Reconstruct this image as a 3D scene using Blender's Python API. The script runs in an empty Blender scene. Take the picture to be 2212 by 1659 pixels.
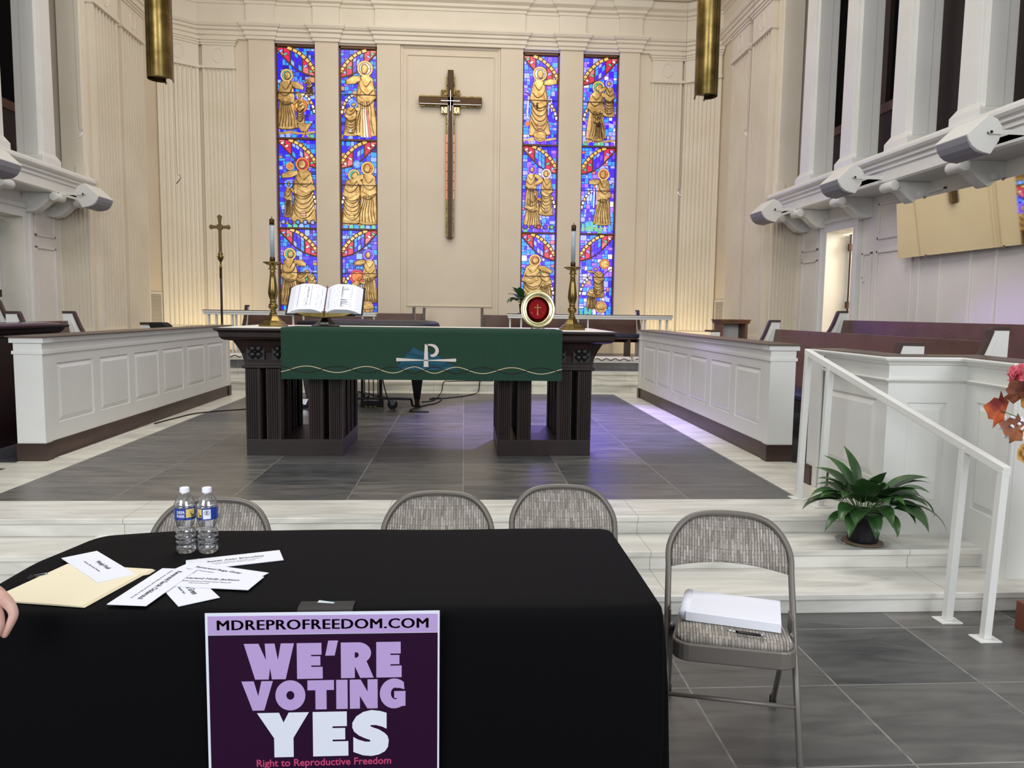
import bpy, bmesh, math, random
from mathutils import Vector, Matrix
random.seed(7)
SC = bpy.context.scene
COL = SC.collection
PI = math.pi
# ------------------------------------------------------------ camera
def cam_axes(yaw, pitch, roll):
    cy, sy = math.cos(yaw), math.sin(yaw); cp, sp = math.cos(pitch), math.sin(pitch)
    fw = Vector((sy*cp, cy*cp, -sp)); r = Vector((cy, -sy, 0)); u = r.cross(fw)
    c, s = math.cos(roll), math.sin(roll)
    return c*r+s*u, -s*r+c*u, fw
cr, cu, cf = cam_axes(.0639, .0955, .0131)
cd = bpy.data.cameras.new('camera'); cam = bpy.data.objects.new('camera', cd); COL.objects.link(cam)
cam.matrix_world = Matrix(((cr.x, cu.x, -cf.x, 0), (cr.y, cu.y, -cf.y, 0), (cr.z, cu.z, -cf.z, 1.5435), (0, 0, 0, 1)))
cd.sensor_width = 36; cd.lens = 1635.6/2212*36; cd.clip_start = .05; cd.clip_end = 200
SC.camera = cam
# ------------------------------------------------------------ world, lamps, exposure
W = bpy.data.worlds.new('world'); SC.world = W; W.use_nodes = True
W.node_tree.nodes['Background'].inputs[0].default_value = (.93, .96, 1, 1)
W.node_tree.nodes['Background'].inputs[1].default_value = .46
SC.view_settings.view_transform = 'Standard'; SC.view_settings.look = 'None'
SC.view_settings.exposure = 0.0; SC.view_settings.gamma = 1; SC.view_settings.use_curve_mapping = False
def area(name, loc, target, sx, sy, power, color):
    l = bpy.data.lights.new(name, 'AREA'); l.shape = 'RECTANGLE'; l.size = sx; l.size_y = sy; l.energy = power; l.color = color
    o = bpy.data.objects.new(name, l); COL.objects.link(o); o.location = loc
    d = Vector(target)-Vector(loc); o.rotation_euler = d.to_track_quat('-Z', 'Y').to_euler(); return o
WARM = (1, .93, .82)
area('chancel_lamp', (-2.6, 10.2, 8.0), (-2.6, 11.6, 0), 1.6, 2.2, 74, WARM)
area('chancel_lamp', (2.0, 10.2, 8.0), (2.0, 11.6, 0), 1.6, 2.2, 74, WARM)
area('chancel_lamp', (-.3, 12.6, 8.0), (-.3, 14.6, 2), 5, .8, 46, WARM)
area('nave_lamp', (-.3, 5.5, 7.9), (-.3, 5.5, 0), 4.5, 3, 270, (1, .96, .90))
area('nave_window_daylight', (-5, -5, 5.0), (0, 6, 1), 5, 4, 430, (.94, .97, 1))
area('nave_window_daylight', (5, -5, 5.0), (0, 6, 1), 5, 4, 430, (.94, .97, 1))
def spot(name, loc, target, power, color, size, blend=.25):
    l = bpy.data.lights.new(name, 'SPOT'); l.energy = power; l.color = color; l.spot_size = math.radians(size); l.spot_blend = blend; l.shadow_soft_size = .08
    o = bpy.data.objects.new(name, l); COL.objects.link(o); o.location = loc; o.rotation_euler = (Vector(target)-Vector(loc)).to_track_quat('-Z', 'Y').to_euler(); return o
spot('added_violet_spot', (2.2, 12.6, 7.7), (1.1, 8.5, .33), 5200, (.42, .33, 1), 27, .6)  # three added spots imitate violet window glare on slate, pews and console lid
spot('added_violet_spot', (-2.2, 11.5, 7.7), (3.9, 7.3, 1.35), 2000, (.48, .30, 1), 17, .5)
spot('added_violet_spot', (-1.2, 10.5, 7.7), (-4.1, 6.9, 1.35), 600, (.50, .25, 1), 13, .5)
area('sanctuary_uplight', (-4.6, 14.2, .78), (-4.9, 15, 2.2), .8, .1, 9, (1, .80, .45))
area('sanctuary_uplight', (3.9, 14.2, .78), (4.2, 15, 2.2), .8, .1, 9, (1, .80, .45))
# ------------------------------------------------------------ helpers
def L(v): v /= 255; return v/12.92 if v <= .04045 else ((v+.055)/1.055)**2.4
def C(r, g, b): return (L(r), L(g), L(b), 1)
class MB:
    def __init__(s): s.v = []; s.f = []; s.m = []; s.sm = []; s.cur = 0; s.smooth = False
    def add(s, vs, fs):
        n = len(s.v); s.v += [tuple(v) for v in vs]
        for f in fs: s.f.append([i+n for i in f]); s.m.append(s.cur); s.sm.append(s.smooth)
    def box(s, x0, x1, y0, y1, z0, z1):
        if x0 > x1: x0, x1 = x1, x0
        if y0 > y1: y0, y1 = y1, y0
        if z0 > z1: z0, z1 = z1, z0
        s.add([(x0,y0,z0),(x1,y0,z0),(x1,y1,z0),(x0,y1,z0),(x0,y0,z1),(x1,y0,z1),(x1,y1,z1),(x0,y1,z1)],
              [(0,3,2,1),(4,5,6,7),(0,1,5,4),(1,2,6,5),(2,3,7,6),(3,0,4,7)]); return s
    def ext(s, poly, fn, a, b):
        n = len(poly); s.add([fn(p[0], p[1], a) for p in poly]+[fn(p[0], p[1], b) for p in poly],
            [list(range(n))[::-1], list(range(n, 2*n))]+[(i, (i+1) % n, n+(i+1) % n, n+i) for i in range(n)]); return s
    def xz(s, poly, y0, y1): return s.ext(poly, lambda a, b, t: (a, t, b), y0, y1)
    def yz(s, poly, x0, x1): return s.ext(poly, lambda a, b, t: (t, a, b), x0, x1)
    def xy(s, poly, z0, z1): return s.ext(poly, lambda a, b, t: (a, b, t), z0, z1)
    def rings(s, rings, cap0=True, cap1=True, closed=True):
        n = len(rings[0]); vs = [p for r in rings for p in r]; fs = []
        for k in range(len(rings)-1):
            for i in range(n if closed else n-1):
                j = (i+1) % n; fs.append((k*n+i, k*n+j, (k+1)*n+j, (k+1)*n+i))
        if cap0: fs.append(list(range(n))[::-1])
        if cap1: fs.append([len(vs)-n+i for i in range(n)])
        s.add(vs, fs); return s
    def lathe(s, prof, c=(0, 0, 0), n=24, sq=1.0):
        return s.rings([[(c[0]+r*math.cos(2*PI*i/n), c[1]+sq*r*math.sin(2*PI*i/n), c[2]+z) for i in range(n)] for r, z in prof])
    def tube(s, pts, r, n=8, closed=False, caps=True):
        pts = [Vector(p) for p in pts]; N = len(pts); R = []
        up = None
        for k in range(N):
            a = pts[(k-1) % N] if (closed or k > 0) else pts[k]; b = pts[(k+1) % N] if (closed or k < N-1) else pts[k]
            t = (b-a)
            if t.length < 1e-9: t = Vector((0, 0, 1))
            t.normalize()
            if up is None:
                up = Vector((0, 0, 1)) if abs(t.z) < .9 else Vector((1, 0, 0))
            x = up.cross(t)
            if x.length < 1e-4: x = Vector((1, 0, 0)).cross(t)
            x.normalize(); y = t.cross(x); up = y
            rr = r[k] if isinstance(r, (list, tuple)) else r
            R.append([pts[k]+x*rr*math.cos(2*PI*i/n)+y*rr*math.sin(2*PI*i/n) for i in range(n)])
        if closed: R.append(R[0]); caps = False
        return s.rings(R, caps, caps)
    def mould(s, path, prof, closed=False):
        # path of (x,y), profile of (out,z) with out measured to the right of travel; mitred corners
        P = [Vector((p[0], p[1])) for p in path]; N = len(P); R = []
        for k in range(N):
            a = P[(k-1) % N] if (closed or k > 0) else None; b = P[(k+1) % N] if (closed or k < N-1) else None
            n1 = n2 = None
            if a is not None: d = (P[k]-a).normalized(); n1 = Vector((d.y, -d.x))
            if b is not None: d = (b-P[k]).normalized(); n2 = Vector((d.y, -d.x))
            if n1 is None: m = n2
            elif n2 is None: m = n1
            else:
                m = (n1+n2)
                m = m/max(.25, m.dot(n1)) if m.length > 1e-6 else n1
            R.append([(P[k].x+m.x*o, P[k].y+m.y*o, z) for o, z in prof])
        if closed: R.append(R[0])
        return s.rings(R, not closed, not closed)
    def build(s, name, mats, parent=None, bevel=0, seg=2, fix=True, loc=None, weld=False):
        me = bpy.data.meshes.new(name); me.from_pydata([tuple(v) for v in s.v], [], s.f)
        if not isinstance(mats, (list, tuple)): mats = [mats]
        for m in mats: me.materials.append(m)
        for i, p in enumerate(me.polygons): p.material_index = s.m[i]; p.use_smooth = s.sm[i]
        me.update()
        if fix:
            bm = bmesh.new(); bm.from_mesh(me)
            if weld: bmesh.ops.remove_doubles(bm, verts=bm.verts, dist=1e-5)
            bmesh.ops.recalc_face_normals(bm, faces=bm.faces); bm.to_mesh(me); bm.free()
        o = bpy.data.objects.new(name, me); COL.objects.link(o)
        if parent is not None: o.parent = parent
        if loc: o.location = loc
        if bevel:
            b = o.modifiers.new('bevel', 'BEVEL'); b.width = bevel; b.segments = seg; b.limit_method = 'ANGLE'; b.angle_limit = .6
        return o
def tag(o, label=None, cat=None, group=None, kind=None):
    if label: o['label'] = label
    if cat: o['category'] = cat
    if group: o['group'] = group
    if kind: o['kind'] = kind
    return o
def struct(o, label=None):
    o['kind'] = 'structure'
    if label: o['label'] = label
    return o
def thing(name, loc, label, cat, rz=0, group=None):
    o = bpy.data.objects.new(name, None); COL.objects.link(o); o.location = loc; o.rotation_euler = (0, 0, rz)
    o.empty_display_size = .1
    return tag(o, label, cat, group)
def dup(root, loc=None, rz=None, label=None, group=None):
    r = root.copy(); COL.objects.link(r)
    if loc is not None: r.location = loc
    if rz is not None: r.rotation_euler = (0, 0, rz)
    if label: r['label'] = label
    if group: r['group'] = group
    for ch in list(root.children):
        c = ch.copy(); COL.objects.link(c); c.parent = r; c.matrix_parent_inverse = ch.matrix_parent_inverse
        for g in list(ch.children):
            d = g.copy(); COL.objects.link(d); d.parent = c
    return r
def B(*a): return MB().box(*a)
def circ(cx, cy, r, n=24, sy=1, a0=0): return [(cx+r*math.cos(a0+2*PI*i/n), cy+sy*r*math.sin(a0+2*PI*i/n)) for i in range(n)]
def spl(pts, n=8):
    # Catmull-Rom through points
    P = [Vector(p) for p in pts]; P = [P[0]*2-P[1]]+P+[P[-1]*2-P[-2]]; out = []
    for k in range(1, len(P)-2):
        for i in range(n):
            t = i/n; a, b, c, d = P[k-1], P[k], P[k+1], P[k+2]
            out.append(.5*((2*b)+(c-a)*t+(2*a-5*b+4*c-d)*t*t+(3*b-a-3*c+d)*t**3))
    out.append(P[-2]); return out
def ribbon(pts, w):
    # flat ribbon outline in 2-D around a polyline; w width or list
    P = [Vector((p[0], p[1])) for p in pts]; l = []; r = []
    for k, p in enumerate(P):
        d = (P[min(k+1, len(P)-1)]-P[max(k-1, 0)]).normalized(); n = Vector((-d.y, d.x)); ww = (w[k] if isinstance(w, list) else w)/2
        l.append(p+n*ww); r.append(p-n*ww)
    return l, r
def ribquads(mb, pts, w, fn, t0, t1):
    l, r = ribbon(pts, w)
    for k in range(len(l)-1): mb.ext([l[k], l[k+1], r[k+1], r[k]], fn, t0, t1)
# ------------------------------------------------------------ materials
def mat(name, col, rough=.5, metal=0, spec=.5, **k):
    m = bpy.data.materials.new(name); m.use_nodes = True; b = m.node_tree.nodes['Principled BSDF']
    b.inputs['Base Color'].default_value = col; b.inputs['Roughness'].default_value = rough; b.inputs['Metallic'].default_value = metal
    b.inputs['Specular IOR Level'].default_value = spec
    for a, v in k.items(): b.inputs[a.replace('_', ' ')].default_value = v
    return m
def nd(m, t, **k):
    n = m.node_tree.nodes.new(t)
    for a, v in k.items(): setattr(n, a, v)
    return n
def lk(m, a, b): m.node_tree.links.new(a, b)
def bsdf(m): return m.node_tree.nodes['Principled BSDF']
def coords(m, scale=(1, 1, 1), loc=(0, 0, 0), kind='Object', rot=(0, 0, 0)):
    tc = nd(m, 'ShaderNodeTexCoord'); mp = nd(m, 'ShaderNodeMapping'); mp.inputs['Scale'].default_value = scale
    mp.inputs['Location'].default_value = loc; mp.inputs['Rotation'].default_value = rot; lk(m, tc.outputs[kind], mp.inputs[0]); return mp.outputs[0]
def vary(m, c1, c2, scale=3, stretch=(1, 1, 1), detail=4, bump=0, lo=.35, hi=.65, rough=None, dist=.0, bscale=None):
    co = coords(m, stretch)
    n = nd(m, 'ShaderNodeTexNoise'); n.inputs['Scale'].default_value = scale; n.inputs['Detail'].default_value = detail; n.inputs['Distortion'].default_value = dist
    lk(m, co, n.inputs['Vector']); r = nd(m, 'ShaderNodeValToRGB'); r.color_ramp.elements[0].position = lo; r.color_ramp.elements[1].position = hi
    r.color_ramp.elements[0].color = c1; r.color_ramp.elements[1].color = c2; lk(m, n.outputs['Fac'], r.inputs[0]); lk(m, r.outputs[0], bsdf(m).inputs['Base Color'])
    if bump:
        bp = nd(m, 'ShaderNodeBump'); bp.inputs['Strength'].default_value = bump; bp.inputs['Distance'].default_value = .004
        src = n
        if bscale:
            src = nd(m, 'ShaderNodeTexNoise'); src.inputs['Scale'].default_value = bscale; lk(m, co, src.inputs['Vector'])
        lk(m, src.outputs['Fac'], bp.inputs['Height']); lk(m, bp.outputs[0], bsdf(m).inputs['Normal'])
    if rough:
        mr = nd(m, 'ShaderNodeMapRange'); mr.inputs[3].default_value = rough[0]; mr.inputs[4].default_value = rough[1]
        lk(m, n.outputs['Fac'], mr.inputs[0]); lk(m, mr.outputs[0], bsdf(m).inputs['Roughness'])
    return m
def emis(name, col, strength):
    m = mat(name, (min(1,col[0]*.3), min(1,col[1]*.3), min(1,col[2]*.3), 1), .25); b = bsdf(m); b.inputs['Emission Color'].default_value = col; b.inputs['Emission Strength'].default_value = strength; return m
M = {}
M['cream'] = vary(mat('cream_wall_paint', C(226, 212, 190), .6, spec=.3), C(224, 210, 188), C(229, 216, 195), 1.2)
M['trim'] = vary(mat('ivory_trim_paint', C(230, 220, 202), .5, spec=.4), C(228, 218, 199), C(233, 224, 207), 1.5)
M['white'] = vary(mat('white_gloss_paint', C(226, 226, 222), .35), C(224, 224, 219), C(230, 230, 226), 2)
M['aisle'] = vary(mat('aisle_wall_paint', C(232, 227, 222), .5), C(230, 225, 220), C(236, 231, 227), 1.2)
M['ceil'] = mat('ceiling_paint', C(236, 230, 218), .8)
M['pewwood'] = vary(mat('brown_pew_wood', C(92, 60, 46), .3), C(78, 50, 40), C(94, 64, 50), 5, (1, .12, 1.2), 3, lo=.3, hi=.7, rough=(.22, .36))
M['basewood'] = vary(mat('dark_base_wood', C(62, 44, 36), .4), C(52, 36, 30), C(74, 54, 45), 6, (.3, .3, 2), 4)
M['capwood'] = mat('brown_cap_wood', C(88, 72, 62), .35)
M['altarwood'] = vary(mat('espresso_altar_wood', C(40, 22, 20), .34), C(24, 12, 11), C(42, 23, 21), 8, (1, 1, .15), 5, lo=.3, hi=.7)
M['altardark'] = mat('near_black_carved_wood', C(14, 11, 12), .4)  # near-black tone of the carved rosettes, reused for bottle label borders
M['navy'] = mat('navy_vinyl', C(28, 32, 62), .35)
M['brass'] = vary(mat('aged_brass', C(134, 114, 66), .3, 1), C(104, 88, 48), C(156, 134, 82), 5)
M['brasspol'] = mat('polished_brass', C(214, 202, 150), .16, 1)
M['brassdk'] = mat('dark_bronze', C(74, 56, 38), .38, .8)
M['bronze'] = vary(mat('cast_bronze_relief', C(222, 180, 108), .34, .45), C(200, 154, 84), C(246, 210, 140), 9)
M['lead'] = mat('bronze_came', C(96, 62, 34), .45, .4)
M['black'] = mat('black_gloss', C(12, 12, 14), .2)
M['blackmat'] = mat('black_matte', C(14, 14, 16), .75)
M['cloth'] = vary(mat('black_polyester_cloth', C(13, 14, 19), .75, spec=.12), C(1, 1, 3), C(3, 3, 6), 260, bump=.12)
M['felt'] = vary(mat('green_felt', C(40, 66, 54), .95, spec=.15), C(37, 62, 50), C(46, 73, 60), 220, bump=.2)
M['teal'] = mat('teal_fabric', C(28, 84, 104), .9); M['teal2'] = mat('deep_teal_fabric', C(22, 66, 84), .9)
M['thread'] = mat('cream_thread', C(208, 194, 158), .8); M['threadk'] = mat('brown_thread', C(24, 22, 20), .8)
M['embl'] = mat('ivory_applique', C(214, 204, 196), .8)
M['linen'] = vary(mat('white_linen', C(232, 226, 220), .85), C(226, 219, 212), C(238, 233, 228), 90, bump=.15)
M['paper'] = mat('white_paper', C(238, 240, 250), .8); M['manila'] = mat('manila_card', C(242, 232, 202), .75)
M['ink'] = mat('black_ink', C(58, 60, 66), .7); M['inkl'] = mat('grey_print', C(112, 114, 122), .8)
M['metal'] = mat('grey_powder_coat', C(116, 110, 104), .38, .25)
M['chrome'] = mat('bright_steel', C(200, 200, 205), .2, 1)
M['candle'] = mat('ivory_candle_tube', C(158, 170, 182), .35)
M['speaker'] = mat('white_speaker_shell', C(228, 227, 222), .5); M['grille'] = vary(mat('grey_speaker_grille', C(142, 142, 150), .7), C(132, 132, 140), C(152, 152, 160), 300)
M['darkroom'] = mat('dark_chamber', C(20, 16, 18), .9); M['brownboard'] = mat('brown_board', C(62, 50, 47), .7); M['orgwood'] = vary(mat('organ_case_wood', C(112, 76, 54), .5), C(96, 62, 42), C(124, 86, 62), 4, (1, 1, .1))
M['mirror'] = mat('mirror_silver', C(245, 238, 215), .03, 1)
M['leaf'] = vary(mat('peace_lily_leaf', C(46, 84, 42), .3), C(28, 60, 30), C(76, 116, 58), 5, lo=.3, hi=.75, bump=.2)
M['leafgrey'] = mat('underside_leaf', C(112, 118, 106), .5)
M['stem'] = mat('green_stem', C(70, 100, 50), .5); M['soil'] = mat('potting_soil', C(38, 28, 22), .95)
M['pot'] = mat('black_plastic_pot', C(20, 21, 30), .4)
M['skin'] = vary(mat('light_skin', C(206, 162, 148), .5), C(198, 150, 136), C(214, 174, 160), 20, bump=.15, bscale=90)
M['navysleeve'] = mat('navy_sleeve_cloth', C(30, 34, 48), .9)
M['redvelvet'] = mat('red_velvet', C(140, 26, 30), .95, spec=.1)
M['purple'] = mat('sign_deep_purple', C(40, 8, 42), .6, spec=.15); M['lilac'] = mat('sign_lilac', C(186, 160, 214), .45)
M['signwhite'] = mat('sign_white', C(226, 230, 244), .45); M['signpink'] = mat('sign_pink', C(196, 66, 112), .45)
def thinglass(name, tint=(1, 1, 1, 1), refl=.12, rough=.02):
    m = bpy.data.materials.new(name); m.use_nodes = True; nt = m.node_tree; nt.nodes.clear()
    o = nt.nodes.new('ShaderNodeOutputMaterial'); mx = nt.nodes.new('ShaderNodeMixShader'); t = nt.nodes.new('ShaderNodeBsdfTransparent'); g = nt.nodes.new('ShaderNodeBsdfGlossy')
    lw = nt.nodes.new('ShaderNodeLayerWeight'); lw.inputs[0].default_value = .35; mr = nt.nodes.new('ShaderNodeMapRange'); mr.inputs[3].default_value = refl; mr.inputs[4].default_value = .9
    t.inputs[0].default_value = tint; g.inputs['Roughness'].default_value = rough
    nt.links.new(lw.outputs['Facing'], mr.inputs[0]); nt.links.new(mr.outputs[0], mx.inputs[0]); nt.links.new(t.outputs[0], mx.inputs[1]); nt.links.new(g.outputs[0], mx.inputs[2]); nt.links.new(mx.outputs[0], o.inputs[0]); return m
M['acrylic'] = thinglass('clear_acrylic', refl=.15)
M['bottle'] = thinglass('clear_bottle_water', (.93, .95, .97, 1), .22, .04)
# slate and marble
def slate(name, tile_x, tile_y, ox, oy):
    m = mat(name, (1, 1, 1, 1), .3, spec=.8); co = coords(m, (1, 1, 1), (ox, oy, 0))
    br = nd(m, 'ShaderNodeTexBrick'); br.offset = 0; br.squash = 1
    for k, v in {'Scale': 1, 'Mortar Size': .0045, 'Mortar Smooth': .2, 'Brick Width': tile_x, 'Row Height': tile_y, 'Bias': 0}.items(): br.inputs[k].default_value = v
    br.inputs['Color1'].default_value = C(66, 70, 73); br.inputs['Color2'].default_value = C(112, 108, 104); br.inputs['Mortar'].default_value = C(140, 139, 136)
    lk(m, co, br.inputs['Vector'])
    n = nd(m, 'ShaderNodeTexNoise'); n.inputs['Scale'].default_value = 2.2; n.inputs['Detail'].default_value = 9; n.inputs['Roughness'].default_value = .45; n.inputs['Distortion'].default_value = .9
    mp = nd(m, 'ShaderNodeMapping'); mp.inputs['Scale'].default_value = (1.2, 4.5, 1); mp.inputs['Rotation'].default_value = (0, 0, .35); lk(m, co, mp.inputs[0])
    # each slab gets its own grain
    sep = nd(m, 'ShaderNodeMixRGB', blend_type='ADD'); sep.inputs[0].default_value = 1; sc = nd(m, 'ShaderNodeMixRGB', blend_type='MULTIPLY'); sc.inputs[0].default_value = 1
    sc.inputs[2].default_value = (60, 40, 0, 1); lk(m, br.outputs['Color'], sc.inputs[1]); lk(m, mp.outputs[0], sep.inputs[1]); lk(m, sc.outputs[0], sep.inputs[2]); lk(m, sep.outputs[0], n.inputs['Vector'])
    r = nd(m, 'ShaderNodeValToRGB'); r.color_ramp.elements[0].position = .3; r.color_ramp.elements[1].position = .75; r.color_ramp.elements[0].color = (.50, .51, .53, 1); r.color_ramp.elements[1].color = (1.25, 1.25, 1.22, 1)
    lk(m, n.outputs['Fac'], r.inputs[0]); mx = nd(m, 'ShaderNodeMixRGB', blend_type='MULTIPLY'); mx.inputs[0].default_value = 1; lk(m, br.outputs['Color'], mx.inputs[1]); lk(m, r.outputs[0], mx.inputs[2]); lk(m, mx.outputs[0], bsdf(m).inputs['Base Color'])
    mr = nd(m, 'ShaderNodeMapRange'); mr.inputs[3].default_value = .24; mr.inputs[4].default_value = .46; lk(m, n.outputs['Fac'], mr.inputs[0]); lk(m, mr.outputs[0], bsdf(m).inputs['Roughness'])
    bp = nd(m, 'ShaderNodeBump'); bp.inputs['Strength'].default_value = .4; bp.inputs['Distance'].default_value = .01; lk(m, n.outputs['Fac'], bp.inputs['Height']); lk(m, bp.outputs[0], bsdf(m).inputs['Normal'])
    return m
M['slate_up'] = slate('slate_chancel', .74, .735, .0, -.8)
M['slate_low'] = slate('slate_nave', .63, .56, .32, .41)
M['carpet'] = vary(mat('dark_aisle_floor', C(52, 52, 58), .8), C(46, 46, 52), C(60, 60, 66), 30)
def marble(name, warm=0):
    m = mat(name, (1, 1, 1, 1), .32); co = coords(m, (1, 1, 1))
    mp = nd(m, 'ShaderNodeMapping'); mp.inputs['Scale'].default_value = (.9, 5, 5); mp.inputs['Rotation'].default_value = (.3, .2, .12); lk(m, co, mp.inputs[0])
    n = nd(m, 'ShaderNodeTexNoise'); n.inputs['Scale'].default_value = 1.5; n.inputs['Detail'].default_value = 10; n.inputs['Roughness'].default_value = .45; n.inputs['Distortion'].default_value = 1.6; lk(m, mp.outputs[0], n.inputs['Vector'])
    r = nd(m, 'ShaderNodeValToRGB'); e = r.color_ramp.elements; e[0].position = .3; e[1].position = .62; e[0].color = C(196, 194, 187); e[1].color = C(228, 226, 219-warm*6)
    x = e.new(.47); x.color = C(212, 210, 202-warm*6); x = e.new(.42); x.color = C(206, 204, 197)
    lk(m, n.outputs['Fac'], r.inputs[0])
    br = nd(m, 'ShaderNodeTexBrick'); br.offset = 0
    for k, v in {'Scale': 1, 'Mortar Size': .0022, 'Brick Width': 1.5, 'Row Height': 60.0}.items(): br.inputs[k].default_value = v
    br.inputs['Color1'].default_value = (1, 1, 1, 1); br.inputs['Color2'].default_value = (.95, .95, .95, 1); br.inputs['Mortar'].default_value = (.5, .49, .47, 1)
    mp2 = nd(m, 'ShaderNodeMapping'); mp2.inputs['Location'].default_value = (.45, 30, 0); lk(m, co, mp2.inputs[0]); lk(m, mp2.outputs[0], br.inputs['Vector'])
    mx = nd(m, 'ShaderNodeMixRGB', blend_type='MULTIPLY'); mx.inputs[0].default_value = 1; lk(m, r.outputs[0], mx.inputs[1]); lk(m, br.outputs['Color'], mx.inputs[2]); lk(m, mx.outputs[0], bsdf(m).inputs['Base Color'])
    return m
M['marble'] = marble('veined_white_marble'); M['marblew'] = marble('veined_cream_marble', 1)
def fabric():
    m = mat('striped_chair_fabric', (1, 1, 1, 1), .9, spec=.2); tc = nd(m, 'ShaderNodeTexCoord'); s = nd(m, 'ShaderNodeSeparateXYZ'); lk(m, tc.outputs['Object'], s.inputs[0])
    a = nd(m, 'ShaderNodeMath', operation='ADD'); lk(m, s.outputs['Y'], a.inputs[0]); lk(m, s.outputs['Z'], a.inputs[1])
    c = nd(m, 'ShaderNodeCombineXYZ'); lk(m, a.outputs[0], c.inputs[0]); lk(m, s.outputs['X'], c.inputs[1])
    mixes = None
    for i, (bw, rh, off) in enumerate(((.06, .0105, .37), (.045, .0052, .61))):
        br = nd(m, 'ShaderNodeTexBrick'); br.offset = off; br.offset_frequency = 2
        for k, v in {'Scale': 1, 'Mortar Size': .0011, 'Mortar Smooth': .4, 'Brick Width': bw, 'Row Height': rh}.items(): br.inputs[k].default_value = v
        br.inputs['Color1'].default_value = C(164, 157, 149) if i == 0 else C(200, 196, 192); br.inputs['Color2'].default_value = C(214, 208, 202) if i == 0 else C(250, 247, 243); br.inputs['Mortar'].default_value = C(100, 94, 90)
        lk(m, c.outputs[0], br.inputs['Vector'])
        if mixes is None: mixes = br.outputs['Color']
        else:
            mx = nd(m, 'ShaderNodeMixRGB', blend_type='MULTIPLY'); mx.inputs[0].default_value = .75; lk(m, mixes, mx.inputs[1]); lk(m, br.outputs['Color'], mx.inputs[2]); mixes = mx.outputs[0]
    lk(m, mixes, bsdf(m).inputs['Base Color'])
    bp = nd(m, 'ShaderNodeBump'); bp.inputs['Strength'].default_value = .5; bp.inputs['Distance'].default_value = .002; lk(m, mixes, bp.inputs['Height']); lk(m, bp.outputs[0], bsdf(m).inputs['Normal'])
    return m
M['fabric'] = fabric()
# ------------------------------------------------------------ lettering
def text_verts(body, bold=0, size=1, spacing=1):
    cu = bpy.data.curves.new('t', 'FONT'); cu.body = body; cu.size = size; cu.offset = bold; cu.space_character = spacing; cu.resolution_u = 3
    o = bpy.data.objects.new('t', cu); COL.objects.link(o); dg = bpy.context.evaluated_depsgraph_get()
    me = bpy.data.meshes.new_from_object(o.evaluated_get(dg)); vs = [v.co.copy() for v in me.vertices]; fs = [list(p.vertices) for p in me.polygons]
    bpy.data.objects.remove(o); bpy.data.curves.remove(cu); bpy.data.meshes.remove(me)
    if not vs: return [], [], 0, 0
    x0 = min(v.x for v in vs); x1 = max(v.x for v in vs); y0 = min(v.y for v in vs); y1 = max(v.y for v in vs)
    return vs, fs, (x0, x1), (y0, y1)
def letter(name, body, fn, w, h, m, parent=None, bold=0, spacing=1, thick=.0012):
    # fn(u,v,t) maps width 0..w, height 0..h, lift t into the parent's space
    vs, fs, (x0, x1), (y0, y1) = text_verts(body, bold, 1, spacing)
    mb = MB(); n = len(vs)
    P = [((v.x-x0)/(x1-x0)*w, (v.y-y0)/(y1-y0)*h) for v in vs]
    mb.add([fn(a, b, thick) for a, b in P], fs)
    ed = {}
    for f in fs:
        for i in range(len(f)):
            e = (f[i], f[(i+1) % len(f)])
            if (e[1], e[0]) in ed: del ed[(e[1], e[0])]
            else: ed[e] = 1
    mb.add([fn(a, b, thick) for a, b in P]+[fn(a, b, 0) for a, b in P], [(b, a, a+n, b+n) for a, b in ed])
    return mb.build(name, m, parent, fix=False)
# ============================================================ SETTING
CX = -.37
def mir(x, s): return x if s > 0 else 2*CX-x
def panelled(mb, fn, us, vs, cells, prof=((0, 0), (.004, -.014), (.045, .002))):
    for i in range(len(us)-1):
        for j in range(len(vs)-1):
            a, b, c, d = us[i], us[i+1], vs[j], vs[j+1]
            if (i, j) not in cells: mb.add([fn(a, c, 0), fn(b, c, 0), fn(b, d, 0), fn(a, d, 0)], [(0, 1, 2, 3)]); continue
            R = []
            for ins, dd in prof: R.append([fn(a+ins, c+ins, dd), fn(b-ins, c+ins, dd), fn(b-ins, d-ins, dd), fn(a+ins, d-ins, dd)])
            mb.rings(R, False, True)
# nave floor and chancel floors
o = B(-8, 8, -3, 3.72, -.2, 0).build('floor', M['slate_low']); struct(o, 'grey slate floor in front of the marble steps')
def stepbox(mb, x0, x1, yn, yb, z0, z1, t=.032, ov=.022):
    mb.box(x0, x1, yn+ov, yb, z0, z1-t); mb.box(x0, x1, yn, yb, z1-t, z1)
mb = MB()
stepbox(mb, -7.5, 7.5, 3.68, 4.5, 0, .11); stepbox(mb, -7.5, 7.5, 4.06, 4.6, .11, .22); stepbox(mb, -7.5, 7.5, 4.385, 4.82, .22, .33)
o = mb.build('floor_marble_steps', M['marble'], bevel=.004); struct(o, 'three veined white marble steps')
o = B(-7.5, 7.5, 4.82, 11.42, 0, .33).build('floor_chancel', M['marblew']); struct(o, 'marble border of the chancel floor')
o = B(-2.98, 2.23, 4.80, 11.10, .2, .3315).build('floor_slate', M['slate_up']); struct(o, 'grey slate chancel floor')
for s in (1, -1):
    mb = MB(); mb.box(mir(2.66, s), mir(7.4, s), 5.0, 5.78, .2, .3315)
    struct(mb.build('floor_slate', M['slate_up']))
    mb = MB(); mb.box(mir(2.72, s), mir(4.15, s), 6.0, 11.5, .2, .332); mb.box(mir(4.15, s), mir(5.3, s), 5.9, 11.9, .3, .60)
    struct(mb.build('floor_aisle', M['carpet']))
mb = MB(); xa, xb = mir(4.85, -1), 4.85
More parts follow.
